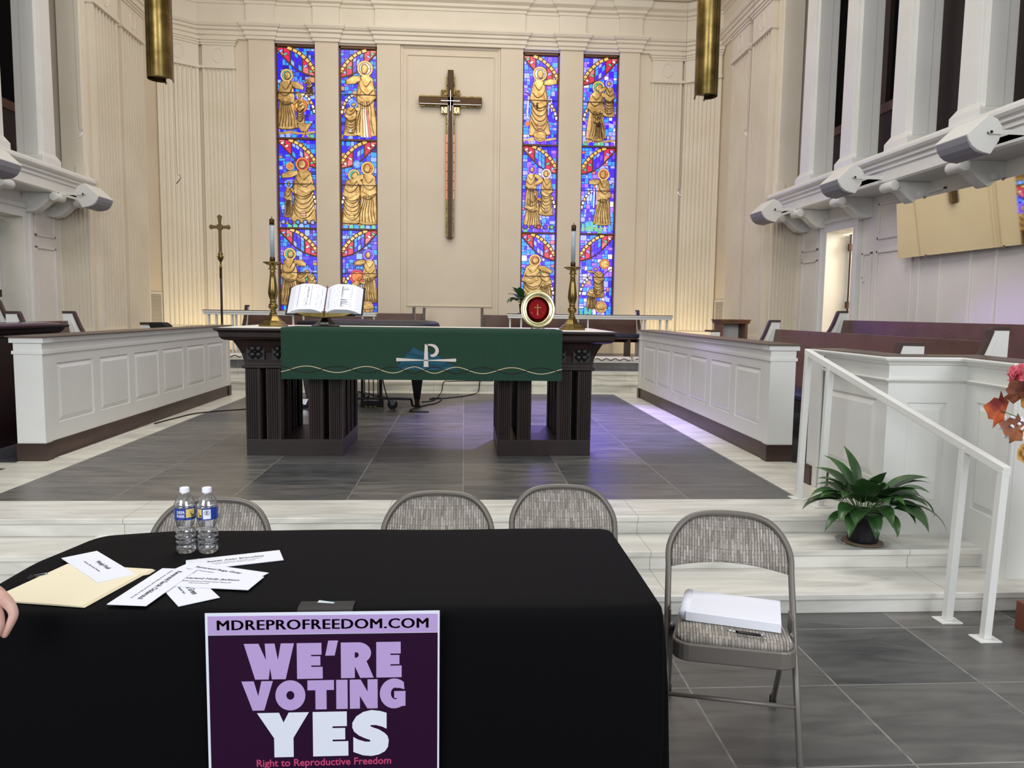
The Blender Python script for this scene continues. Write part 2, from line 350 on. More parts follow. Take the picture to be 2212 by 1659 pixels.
stepbox(mb, xa, xb, 11.40, 12.2, .33, .467); stepbox(mb, xa, xb, 11.78, 12.70, .467, .60)
mb.box(xa, xb, 12.64, 12.76, .6985, .73)
o = mb.build('floor_sanctuary_steps', M['marblew'], bevel=.004); struct(o, 'marble steps up to the sanctuary')
mb = MB(); mb.box(xa, xb, 12.12, 12.64, .5, .6015); mb.box(xa, xb, 12.66, 15.1, .5, .6985); mb.box(xa, xb, 12.76, 15.1, .69, .7305)
struct(mb.build('floor_sanctuary', M['slate_up']), 'slate sanctuary floor')
# back wall with four tall windows
WX = [(-3.599, -2.845), (-2.41, -1.684), (1.095, 1.807), (2.259, 2.969)]
PIL = [(-4.073, -3.599), (-2.845, -2.41), (-1.684, -1.244), (.665, 1.095), (1.807, 2.259), (2.969, 3.362)]
YB = 15.06
mb = MB(); xs = [-5.75]
for a, b in WX: xs += [a, b]
xs.append(5.0)
for i in range(0, len(xs), 2): mb.box(xs[i], xs[i+1], YB, 15.4, 0, 8.3)
for a, b in WX: mb.box(a, b, YB, 15.4, 0, 1.40); mb.box(a, b, YB, 15.4, 6.52, 8.3)
struct(mb.build('wall_back', M['cream']), 'cream back wall of the chancel')
n = 0
def trim(mb, m='trim', bevel=0, label=None, parent=None):
    global n; n += 1
    o = mb.build('trim_%d' % n, M[m], parent, bevel=bevel); struct(o, label); return o
for a, b in PIL:
    trim(MB().box(a, b, 15.0, YB+.01, .73, 6.56), 'cream', .006)
# plain recessed centre panel moulding
mb = MB()
for (x0, x1, z0, z1, w) in ((-1.244, .665, .73, 6.56, .05), (-1.13, .555, 1.62, 6.40, .022)):
    mb.box(x0, x0+w, YB-.022, YB+.01, z0, z1); mb.box(x1-w, x1, YB-.022, YB+.01, z0, z1); mb.box(x0+w, x1-w, YB-.022, YB+.01, z1-w, z1); mb.box(x0+w, x1-w, YB-.022, YB+.01, z0, z0+w)
trim(mb, 'cream', .005)
# fluted pilasters
def flutes(w, nfl, d=.05, fd=.036, cap=.02):
    pts = [(0, 0)]; e = w*.06; pts += [(0, d), (e, d)]; fw = (w-2*e)/nfl
    for k in range(nfl):
        a = e+k*fw; g = fw*.18
        pts.append((a+g/2, d))
        for i in range(1, 6): t = PI*i/6; pts.append((a+fw/2-(fw-g)/2*math.cos(t), d-fd*math.sin(t)))
        pts.append((a+fw-g/2, d))
    pts += [(w-e, d), (w, d), (w, 0)]; return pts
def pilaster(p0, p1, z0, z1, nfl, capital=True, d=.06, fd=.036):
    # p0->p1 in plan, room on the right of travel
    p0 = Vector(p0); p1 = Vector(p1); u = (p1-p0); w = u.length; u.normalize(); nn = Vector((u.y, -u.x))
    fn = lambda a, b, t: (p0.x+u.x*a+nn.x*b, p0.y+u.y*a+nn.y*b, t)
    mb = MB(); mb.ext(flutes(w, nfl, d, fd), fn, z0, z1)
    P = [(0, 0), (0, d+.02), (w, d+.02), (w, 0)]; mb.ext(P, fn, z0-.06, z0)
    mb.ext([(-.0, 0), (-.0, d+.03), (w, d+.03), (w, 0)], fn, z0-.14, z0-.06)
    if capital:
        mb.ext([(-.02, 0), (-.02, d+.035), (w+.02, d+.035), (w+.02, 0)], fn, z1, z1+.045)
        mb.ext([(0, 0), (0, d+.01), (w, d+.01), (w, 0)], fn, z1+.045, z1+.42)
        for k, (o_, h) in enumerate(((.02, .04), (.04, .04), (.065, .05))):
            mb.ext([(-o_, 0), (-o_, d+.01+o_), (w+o_, d+.01+o_), (w+o_, 0)], fn, z1+.42+k*.04, z1+.46+k*.04)
        c = [fn(w/2+.095*math.cos(t), d+.012, z1+.235+.13*math.sin(t)) for t in [2*PI*i/24 for i in range(24)]]
        mb.tube(c, .009, 6, closed=True)
    return trim(mb, 'trim')
pilaster((-4.92, YB), (-4.33, YB), 1.19, 6.0, 7); pilaster((3.61, YB), (4.20, YB), 1.19, 6.0, 7)
pilaster((-5.62, 14.60), (-5.02, 15.04), 1.19, 6.0, 8); pilaster((4.28, 15.04), (4.87, 14.60), 1.19, 6.0, 8)
XR, XL = 4.87, -5.61
for (a, b) in ((12.02, 12.84), (12.98, 13.80)):
    pilaster((XL, a), (XL, b), 1.19, 6.0, 7, d=.10, fd=.075); pilaster((XR, b), (XR, a), 1.19, 6.0, 7, d=.10, fd=.075)
# side walls of the sanctuary
for s, nm in ((1, 'wall_right'), (-1, 'wall_left')):
    mb = MB(); x0 = XR if s > 0 else XL; x1 = x0+s*.6
    mb.box(x0, x1, 11.9, 15.2, 0, 8.3)
    struct(mb.build(nm, M['cream']), 'cream side wall of the sanctuary')
# entablature swept round the room with breaks over the pilasters
path = [(XL+.01, 11.9), (XL+.01, 14.60), (-5.02, 15.03)]
for a, b in PIL[:2]+[(-1.684, 1.095)]+PIL[4:]: path += [(a-.015, 15.03), (a-.015, 14.985), (b+.015, 14.985), (b+.015, 15.03)]
path += [(4.28, 15.03), (XR-.01, 14.60), (XR-.01, 11.9)]
trim(MB().mould(path, [(-.02, 6.55), (.02, 6.55), (.02, 6.60), (.045, 6.615), (.045, 6.68), (.08, 6.70), (.08, 6.745), (.11, 6.76), (.13, 6.80), (.13, 6.835), (.015, 6.85), (.015, 7.17), (.035, 7.18), (.035, 7.225), (.08, 7.25), (.08, 7.30), (.15, 7.34), (.17, 7.42), (.17, 7.46), (-.02, 7.50)]), 'trim', 0, 'two-tier cornice round the sanctuary')
path2 = [(XL+.01, 11.9), (XL+.01, 14.60), (-5.02, 15.0), (4.28, 15.0), (XR-.01, 14.60), (XR-.01, 11.9)]
trim(MB().mould(path2, [(-.02, 7.47), (.30, 7.47), (.30, 7.53), (.34, 7.56), (.34, 7.66), (.44, 7.74), (.46, 7.86), (.52, 7.92), (.52, 8.02), (-.02, 8.05)]), 'trim')
struct(B(-8, 8, 3, 15.4, 8.25, 8.4).build('ceiling', M['ceil']), 'white ceiling')
# side aisles under the organ chambers
DY0, DY1, DZ = 10.12, 10.87, 2.74
for s, sn in ((1, 'right'), (-1, 'left')):
    X5 = mir(5.3, s); X49 = mir(4.9, s)
    mb = MB(); q = s
    def wb(y0, y1, z0, z1): mb.box(X5, X5+s*.3, y0, y1, z0, z1)
    wb(2.0, DY0-.08, 0, 3.1); wb(DY1+.08, 12.0, 0, 3.1); wb(DY0-.08, DY1+.08, DZ+.08, 3.1)
    w = mb.build('wall_aisle_'+sn, M['aisle']); struct(w, 'panelled aisle wall beneath the organ chamber')
    # panel mouldings on the aisle wall
    mb = MB()
    fr = [(8.75, 9.55, 2.52, 2.98), (8.75, 9.55, .75, 2.38), (11.2, 11.72, 2.52, 2.92), (11.2, 11.72, .75, 2.38), (9.66, 9.90, .75, 2.38), (11.05, 11.13, .75, 2.38)]
    fr += [(8.2-k*.9, 8.62-k*.9, .75, 2.98) for k in range(5)]
    for y0, y1, z0, z1 in fr:
        t = .032; xx0, xx1 = X5-s*.02, X5
        for bb in ((y0, y1, z0, z0+t), (y0, y1, z1-t, z1), (y0, y0+t, z0, z1), (y1-t, y1, z0, z1)): mb.box(xx0, xx1, *bb)
    trim(mb, 'aisle', .004)
    # door casing and door leaf
    mb = MB()
    for off, dep in ((.0, .035), (.09, .05)):
        a, b, c = DY0-.06-off, DY1+.06+off, DZ+.06+off
    mb = MB(); xx = X5-s*.045
    mb.box(xx, X5+s*.3, DY0-.13, DY0, .6, DZ+.13); mb.box(xx, X5+s*.3, DY1, DY1+.13, .6, DZ+.13); mb.box(xx, X5+s*.3, DY0, DY1, DZ, DZ+.13)
    mb.box(xx-s*.025, X5, DY0-.17, DY0-.11, .6, DZ+.18); mb.box(xx-s*.025, X5, DY1+.11, DY1+.17, .6, DZ+.18); mb.box(xx-s*.025, X5, DY0-.17, DY1+.17, DZ+.12, DZ+.18)
    trim(mb, 'white', .005, 'white casing of the side door')
    d = bpy.data.objects.new('door_%d' % (1 if s > 0 else 2), None); COL.objects.link(d); struct(d, 'white panelled door standing open into the side room'); d.location = (mir(5.58, s), DY1-.02, .6)
    B(0, s*.70, -.045, 0, 0, 2.12).build('door_leaf', M['white'], d, bevel=.004)
    hb = MB()
    for z in (.25, 1.05, 1.88): hb.box(-s*.03, s*.03, -.09, -.045, z, z+.1); hb.tube([(0, -.075, z-.01), (0, -.075, z+.11)], .012, 8)
    hb.box(s*.0, s*.012, -.075, -.045, 0, 2.12)
    hb.build('hinge', M['brassdk'], d)
    # lit side room
    mb = MB(); a, b = X5+s*.3, X5+s*2.2
    mb.box(a, b, 9.0, 9.05, .5, 3.2); mb.box(a, b, 12.2, 12.25, .5, 3.2); mb.box(b, b+s*.05, 9.0, 12.25, .5, 3.2); mb.box(a, b, 9, 12.25, .5, .6); mb.box(a, b, 9, 12.25, 3.15, 3.2)
    struct(mb.build('wall_side_room_'+sn, M['cream']))
    l = bpy.data.lights.new('side_room_lamp', 'POINT'); l.energy = 110 if s > 0 else 12; l.color = (1, .97, .88); l.shadow_soft_size = .25
    lo = bpy.data.objects.new('side_room_lamp', l); COL.objects.link(lo); lo.location = (X5+s*1.2, 10.3, 2.9)
    # fluted return of the sanctuary pier, facing the nave
    if s > 0: pilaster((4.84, 11.9), (5.30, 11.9), 1.19, 3.06, 7, False, d=.045)
    else: pilaster((-6.04, 11.9), (-5.58, 11.9), 1.19, 3.06, 7, False, d=.045)
    # ledge with mouldings
    yE = 2.5; P = [(X49, yE), (X49, 11.92)] if s < 0 else [(X49, 11.92), (X49, yE)]
    trim(MB().mould(P, [(-.42, 3.08), (.02, 3.08), (.04, 3.10), (.04, 3.22), (.06, 3.235), (.06, 3.27), (.09, 3.29), (.09, 3.32), (.12, 3.335), (.14, 3.36), (.14, 3.39), (.10, 3.43), (-.42, 3.43)]), 'white', 0, 'moulded ledge below the organ screen columns')
    # scroll brackets under the ledge
    for k in range(7):
        yc = 12.42-.2-k*1.21+.0
        if yc > 11.8: yc = 11.62
        mb = MB(); pr = [(0, 0), (-.44, 0), (-.475, -.03), (-.475, -.07), (-.44, -.1), (-.40, -.095), (-.33, -.12), (-.26, -.19), (-.18, -.245), (-.09, -.265), (0, -.25)]
        mb.ext([(mir(5.3+a, s), 3.08+b) for a, b in pr], lambda a, b, t: (a, t, b), yc-.085, yc+.085)
        mb.smooth = True
        mb.ext(circ(mir(5.3-.435, s), 3.025, .058, 18), lambda a, b, t: (a, t, b), yc-.12, yc+.12)
        mb.ext(circ(mir(5.3-.10, s), 2.93, .045, 14), lambda a, b, t: (a, t, b), yc-.10, yc+.10)
        trim(mb, 'white', .006)
    # organ screen columns
    for k, (yb0, yb1) in enumerate([(10.70, 11.16), (9.51, 9.97), (8.31, 8.77), (7.12, 7.58), (5.93, 6.39), (4.74, 5.2)]):
        mb = MB(); f = lambda x: mir(x, s)
        def rect(x0, x1, y0, y1, z): return [(f(x0), y0, z), (f(x1), y0, z), (f(x1), y1, z), (f(x0), y1, z)]
        mb.rings([rect(4.87, 5.17, yb0, yb1, 3.43), rect(4.87, 5.17, yb0, yb1, 3.53), rect(4.885, 5.16, yb0+.03, yb1-.03, 3.56), rect(4.9, 5.15, yb0+.08, yb1-.08, 3.60)], True, True)
        mb.rings([rect(4.9, 5.15, yb0+.08, yb1-.08, 3.58), rect(4.905, 5.145, yb0+.11, yb1-.11, 8.2)])
        mb.rings([rect(4.935, 5.12, yb0+.015, yb0+.1, 3.55), rect(4.94, 5.12, yb0+.045, yb0+.13, 8.2)])
        mb.rings([rect(5.12, 5.22, yb0+.02, yb1-.02, 3.43), rect(5.12, 5.22, yb0+.05, yb1-.05, 8.2)])
        trim(mb, 'white', .005)
    # pier at the end of the screen
    mb = MB(); mb.box(mir(4.88, s), mir(5.2, s), 11.82, 12.0, 3.43, 8.2); mb.box(mir(4.86, s), mir(5.0, s), 11.80, 11.95, 3.43, 3.6); mb.box(mir(4.84, s), mir(4.9, s), 11.86, 11.94, 3.43, 8.2)
    trim(mb, 'trim', .005)
    # dark organ chamber
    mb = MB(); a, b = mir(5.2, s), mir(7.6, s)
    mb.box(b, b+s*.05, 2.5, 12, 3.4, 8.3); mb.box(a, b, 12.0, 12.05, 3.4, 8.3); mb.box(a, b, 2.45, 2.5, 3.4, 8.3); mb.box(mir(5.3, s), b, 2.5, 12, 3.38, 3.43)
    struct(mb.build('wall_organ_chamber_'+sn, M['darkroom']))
    org = thing('organ_case', (mir(5.5, s), 8, 3.43), 'brown timber organ case in the dark loft behind the '+sn+' columns', 'organ')
    Bx = lambda x0, x1, y0, y1, z0, z1: B(mir(x0, s)-org.location.x, mir(x1, s)-org.location.x, y0-8, y1-8, z0-3.43, z1-3.43)
    Bx(5.45, 5.5, 8.95, 11.3, 3.43, 4.18).build('case_board', M['brownboard'], org)
    Bx(5.43, 5.52, 8.95, 11.3, 4.18, 4.30).build('case_rail', M['orgwood'], org)
    Bx(5.45, 5.5, 6.6, 8.95, 3.43, 5.15).build('case_board', M['brownboard'], org)
    Bx(5.45, 5.5, 3.4, 6.6, 3.43, 4.75).build('case_board', M['brownboard'], org)
    Bx(5.62, 5.68, 8.98, 9.5, 4.3, 7.8).build('case_panel', M['brownboard'], org)
    Bx(5.62, 5.68, 7.75, 8.2, 4.6, 7.8).build('case_post', M['orgwood'], org)
    Bx(5.62, 5.68, 10.15, 10.4, 4.3, 7.8).build('case_post', M['brownboard'], org)
    for k in range(9):
        mb = MB(); mb.smooth = True; r = .035-.002*(k % 3); mb.lathe([(.012, 0), (r, .14), (r, 1.1+.05*k)], (mir(5.75, s)-org.location.x, 6.5-k*.085-8, 4.85-3.43), 12)
        mb.build('organ_pipe', M['chrome'], org)
# vents low on the side walls
for s in (1, -1):
    v = thing('wall_vent', (XR-.012 if s > 0 else XL+.012, 14.2, 1.5), 'louvred white air vent low on the %s sanctuary wall' % ('right' if s > 0 else 'left'), 'vent')
    mb = MB(); x0, x1 = (-.0, -.014) if s > 0 else (0, .014)
    for bb in ((-.3, .3, -.31, -.28), (-.3, .3, .28, .31), (-.3, -.27, -.28, .28), (.27, .3, -.28, .28)): mb.box(x0, x1, *bb)
    mb.build('frame', M['white'], v)
    mb = MB()
    for k in range(26): z = -.27+k*.0215; mb.yz([(-.27, z), (.27, z), (.27, z+.009), (-.27, z+.009)], x0, x1*.8)
    mb.build('louvre_blades', M['trim'], v); B(x0*.1, x1*.1, -.27, .27, -.28, .28).build('backing', M['speaker'] if False else M['grille'], v)
# ============================================================ STAINED GLASS
GS = 2.6
GT = {'b': (30, 24, 225, 1.9), 'c': (40, 175, 235, 1.5), 'l': (150, 190, 250, 1.5), 'v': (92, 72, 215, 1.9), 'u': (150, 125, 232, 1.6), 'r': (228, 38, 84, 1), 'p': (240, 120, 130, 1), 'o': (240, 130, 60, 1),
      'y': (246, 200, 110, 1), 'w': (250, 240, 220, 1), 'g': (90, 205, 160, 1), 'd': (34, 24, 130, 1.5), 't': (50, 110, 200, 1.6), 's': (214, 160, 120, 1)}
GK = list(GT)
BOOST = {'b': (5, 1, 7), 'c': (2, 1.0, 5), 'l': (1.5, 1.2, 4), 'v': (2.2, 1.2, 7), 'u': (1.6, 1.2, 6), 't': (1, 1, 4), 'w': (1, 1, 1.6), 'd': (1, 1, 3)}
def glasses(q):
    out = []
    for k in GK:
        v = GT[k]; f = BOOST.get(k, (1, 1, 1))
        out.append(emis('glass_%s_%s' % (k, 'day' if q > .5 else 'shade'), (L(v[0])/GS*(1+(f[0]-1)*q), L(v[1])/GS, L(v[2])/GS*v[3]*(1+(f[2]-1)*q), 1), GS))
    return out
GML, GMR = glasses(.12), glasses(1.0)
def glassw(k, n_): # brightness of day behind each light
    return k
class Scene2:
    def __init__(s, x0, z0, w, h, y, pal, rnd): s.x0, s.z0, s.w, s.h, s.y, s.rnd = x0, z0, w, h, y, rnd; s.g = MB(); s.ld = MB(); s.br = MB(); s.pal = pal; s.lv = 0
    def P(s, u, v, d=0): return (s.x0+u*s.w, s.y-d, s.z0+v*s.h)
    def poly(s, pts, k, d, inset=None, lead=True):
        # glass piece over a slightly larger strip of came
        if lead:
            c = sum((Vector((p[0]*s.w, p[1]*s.h)) for p in pts), Vector((0, 0)))/len(pts)
            big = []
            for p in pts:
                q = Vector((p[0]*s.w, p[1]*s.h)); dd = (q-c); dd = dd/max(dd.length, 1e-6); q = q+dd*.008; big.append((min(1, max(0, q.x/s.w)), min(1, max(0, q.y/s.h))))
            s.ld.ext(big, lambda a, b, t: s.P(a, b, t), d-.004, d)
        s.g.cur = GK.index(k); s.g.ext(pts, lambda a, b, t: s.P(a, b, t), d, d+.0015)
    def mosaic(s):
        def rec(x0, x1, y0, y1, dep):
            w, h = (x1-x0)*s.w, (y1-y0)*s.h
            m = .055+.06*s.rnd.random()
            if max(w, h) < m*1.25:
                g = .0035; k = s.rnd.choice(s.pal); s.g.cur = GK.index(k); j = lambda: (s.rnd.random()-.5)*.008
                if x0 > .001 and x1 < .999: pass
                P = [(x0*s.w+g+abs(j()), y0*s.h+g+abs(j())), (x1*s.w-g-abs(j()), y0*s.h+g+abs(j())), (x1*s.w-g-abs(j()), y1*s.h-g-abs(j())), (x0*s.w+g+abs(j()), y1*s.h-g-abs(j()))]
                s.g.add([s.P(a/s.w, b/s.h, .001) for a, b in P], [(0, 1, 2, 3)]); return
            t = .35+.3*s.rnd.random()
            if w > h*(.8+.5*s.rnd.random()): c = x0+(x1-x0)*t; rec(x0, c, y0, y1, dep+1); rec(c, x1, y0, y1, dep+1)
            else: c = y0+(y1-y0)*t; rec(x0, x1, y0, c, dep+1); rec(x0, x1, c, y1, dep+1)
        rec(0, 1, 0, 1, 0)
    def band(s, pts, w0, w1, k, d, n=7, gap=.004):
        pts = spl([(p[0]*s.w, p[1]*s.h) for p in pts], 6); l, r = ribbon(pts, w0*1.0)
        fn = lambda a, b, t: s.P(a/s.w, b/s.h, t)
        for i in range(len(l)-1): s.ld.ext([l[i], l[i+1], r[i+1], r[i]], fn, d-.004, d+.004)
        if k:
            l, r = ribbon(pts, w1)
            step = max(1, (len(l)-1)//n)
            for i in range(0, len(l)-1, step):
                j = min(i+step, len(l)-1); s.g.cur = GK.index(k if (i//step) % 5 != 3 else 'y')
                for q in range(i, j):
                    if q == j-1 and j-i > 1: continue
                    s.g.ext([l[q], l[q+1], r[q+1], r[q]], fn, d+.004, d+.0055)
    def arch(s, m):
        # m mirrors the layout
        f = (lambda u: u) if not m else (lambda u: 1-u)
        Lo = [(0, .97), (.2, .88), (.4, .80), (.6, .745), (.8, .71), (1, .69)]; Up = [(.28, 1.0), (.5, .965), (.66, .92), (.82, .86), (.93, .80), (1, .74)]
        def loat(u):
            for a, b in zip(Lo, Lo[1:]):
                if a[0] <= u <= b[0]: return a[1]+(b[1]-a[1])*(u-a[0])/(b[0]-a[0])
        def upat(u):
            if u < .28: return 1.0
            for a, b in zip(Up, Up[1:]):
                if a[0] <= u <= b[0]: return a[1]+(b[1]-a[1])*(u-a[0])/(b[0]-a[0])
            return .74
        def cellp(u0, u1, k, n=3):
            for i in range(n):
                a = u0+(u1-u0)*i/n; b = u0+(u1-u0)*(i+1)/n; hs = [loat(a), loat(b), upat(b), upat(a)]
                mm = 2 if k in ('r', 'p') else 3
                for q in range(mm):
                    t0, t1 = q/mm, (q+1)/mm; g = .004
                    P = [(f(a+.012), hs[0]+(hs[3]-hs[0])*t0+g), (f(b-.012), hs[1]+(hs[2]-hs[1])*t0+g), (f(b-.012), hs[1]+(hs[2]-hs[1])*t1-g), (f(a+.012), hs[0]+(hs[3]-hs[0])*t1-g)]
                    kk = k if k in ('r',) else s.rnd.choice(['b', 'c', 'l', 'v', 'b'])
                    if kk == 'r' and s.rnd.random() < .25: kk = 'p'
                    s.g.cur = GK.index(kk); s.g.ext(P, lambda a_, b_, t: s.P(a_, b_, t), .006, .0075)
        bg = [(f(u), loat(u)) for u in [i/12 for i in range(13)]]+[(f(u), upat(u)) for u in [1-i/12 for i in range(13)]]
        s.ld.ext(bg, lambda a, b, t: s.P(a, b, t), .002, .006)
        cellp(.0, .34, 'r', 2); cellp(.36, .66, 'b', 3); cellp(.68, 1, 'r', 2)
        for u, t in ((.1, .5), (.22, .45), (.75, .5), (.9, .4)):
            z = loat(u)+(upat(u)-loat(u))*t; s.leafp(f(u), z, .075, .02, .5*(1 if not m else -1), s.rnd.choice(['g', 'w', 'l']), .0085)
        s.band([(f(u), v) for u, v in Lo], .030, .01, None, .010)
        s.band([(f(.02), .60), (f(.2), .55), (f(.35), .46), (f(.42), .35)], .02, .01, None, .006)
        for q_ in range(3): s.poly([(f(.06+.3*q_), .20+.1*q_), (f(.2+.3*q_), .22+.1*q_), (f(.22+.28*q_), .27+.1*q_), (f(.05+.3*q_), .25+.1*q_)], s.rnd.choice(['c', 'l', 's', 'g', 'o']), .005)
        s.band([(f(u), v+.0) for u, v in Up], .080, .050, 'y', .010, 7)
        s.band([(f(.66), .50), (f(.82), .45), (f(.93), .37), (f(1), .27)], .062, .038, 'w', .010, 6)
    def leafp(s, u, v, l, w, ang, k, d):
        c, sn = math.cos(ang), math.sin(ang); pts = []
        for i in range(12):
            t = 2*PI*i/12; x = l/2*math.cos(t); y = w*math.sin(t)*(1-.4*abs(math.cos(t))); pts.append((u+(x*c-y*sn)/s.w, v+(x*sn+y*c)/s.h))
        s.poly(pts, k, d)
    def disc(s, u, v, r, k, d=.014, ring='w', n=20):
        cc = lambda q: [(min(1, max(0, u+q*math.cos(2*PI*i/n)/s.w)), v+q*math.sin(2*PI*i/n)/s.h) for i in range(n)]
        s.ld.ext(cc(r+.008), lambda a, b, t: s.P(a, b, t), d-.008, d)
        if ring: s.g.cur = GK.index(ring); s.g.ext(cc(r), lambda a, b, t: s.P(a, b, t), d, d+.0015); s.ld.ext(cc(r*.78), lambda a, b, t: s.P(a, b, t), d+.0015, d+.003)
        s.g.cur = GK.index(k); s.g.ext(cc(r*.70), lambda a, b, t: s.P(a, b, t), d+.003, d+.0045)
        for a in (0, 2.1, 4.2): ribquads(s.ld, [((u+r*.2*math.cos(a)/s.w), v+r*.2*math.sin(a)/s.h), ((u+r*.72*math.cos(a)/s.w), v+r*.72*math.sin(a)/s.h)], .006, lambda a_, b_, t: s.P(a_, b_, t), d+.0045, d+.006)
    def relief(s, pts, d=.02, th=.014, dome=.55):
        # bronze piece with a bevelled dome edge
        P = [Vector((min(1, max(0, p[0]))*s.w, min(1, max(0, p[1]))*s.h)) for p in pts]; c = sum(P, Vector((0, 0)))/len(P)
        R = []
        for k, e in ((1, 0), (.97, th*.6), (.85, th), (.5, th*1.25)):
            R.append([s.P((c.x+(p.x-c.x)*k)/s.w, (c.y+(p.y-c.y)*k)/s.h, d-.016+e+.002) for p in P])
        s.br.rings(R)
        Q = [s.P(min(1, max(0, (c.x+(p.x-c.x)*(1+.009/max((p-c).length, .02)))/s.w)), min(1, max(0, (c.y+(p.y-c.y)*(1+.009/max((p-c).length, .02)))/s.h)), d-.016) for p in P]; s.ld.rings([Q, [(a, b-.005, c_) for a, b, c_ in Q]])
    def fold(s, pts, w=.009, d=.038):
        pts = [(min(1, max(0, p[0])), min(1, max(0, p[1]))) for p in pts]
        fn = lambda a, b, t: s.P(a/s.w, b/s.h, t); q = spl([(p[0]*s.w, p[1]*s.h) for p in pts], 4)
        ribquads(s.ld, q, w, fn, d-.02, d-.0)
    def figure(s, u, v, h, halo, lean=0, face=1, arm=.6, d=.02, bow=0, wide=1):
        # robed figure: v is the hem, h total height (fractions of scene height)
        W = wide*h*s.h*.15/s.w; X = lambda a, b: (u+face*a*W+lean*b*h+bow*max(0, b-.55)**2*h*6*face, v+b*h*(1-bow*max(0, b-.6)*1.2))
        hu, hv = X(.05, .90)
        s.disc(hu, hv, h*s.h*.105, halo, d-.006, {'g': 'y', 'r': 'o', 'o': 'y', 'c': 'l', 'v': 'u', 'u': 'l', 'w': 'y', 'l': 'c', 'y': 'w'}.get(halo, 'w'))
        robe = [(-1.05, 0), (-.3, -.015), (.5, -.01), (1.15, .02), (.95, .2), (.75, .38), (.85, .5), (.75, .66), (.55, .78), (.2, .83), (-.25, .83), (-.65, .77), (-.85, .6), (-.75, .42), (-.95, .2)]
        s.relief([X(a, b) for a, b in robe], d)
        s.relief([X(.1+.30*math.cos(t), .895+.062*math.sin(t)) for t in [2*PI*i/12 for i in range(12)]], d+.012, .01)
        s.relief([X(a, b) for a, b in ((.4, .74), (1.0, .64+.1*arm), (1.75, .58+.2*arm), (1.8, .64+.2*arm), (1.1, .76+.08*arm), (.5, .80))], d+.01, .01)
        s.relief([X(a, b) for a, b in ((-.7, .72), (-1.0, .5), (-.2, .44), (.6, .52), (.5, .6), (-.3, .58))], d+.012, .01)
        sty = s.rnd.random() < .5
        if sty:
            for k in range(5):
                q = .06+.075*k; s.fold([X(-.85, q+.14), X(-.4, q+.03), X(.15, q), X(.6, q+.05), X(.85, q+.16)], .009, d+.026)
            s.poly([X(-.2, .10), X(.25, .10), X(.2, .16), X(-.15, .17)], s.rnd.choice(['y', 'w', 's', 'l']), d+.02)
        for k in range(0 if sty else 6):
            a = -.75+k*.32+.1*s.rnd.random(); b = .02+.03*s.rnd.random()
            s.fold([X(a, b), X(a*.8+.08, .2), X(a*.6-.05, .36), X(a*.45+.05*s.rnd.random(), .46)], .009, d+.026)
        s.fold([X(-.7, .62), X(-.2, .55), X(.35, .6), X(.7, .72)], .009, d+.03); s.fold([X(-.5, .74), X(0, .66), X(.45, .78)], .005, d+.03)
        s.fold([X(-.9, .5), X(-.1, .40), X(.7, .44)], .010, d+.03)
    def ground(s, k='b'):
        pts = [(0, 0), (1, 0), (1, .06), (.7, .1), (.4, .07), (.2, .12), (0, .09)]
        s.relief([(0, .05), (.3, .085), (.6, .06), (1, .085), (1, .06), (.6, .03), (.3, .05), (0, .02)], .01, .01)
        for i in range(6): s.poly([(.04+i*.16, .0), (.17+i*.16, .0), (.15+i*.16, .035+.01*(i % 2)), (.06+i*.16, .04)], s.rnd.choice(['c', 'b', 'g', 'l', 'v']), .008)
BL = ['b']*8+['c']*6+['v']*3+['l']*2+['u']*2+['t']*3+['d']*2+['s']*1
BR = ['b']*5+['c']*7+['l']*5+['v']*2+['u']*2+['w']*2+['t']*2+['d']*2+['p']
SZ = [(4.80, 6.46), (3.11, 4.76), (1.42, 3.07)]
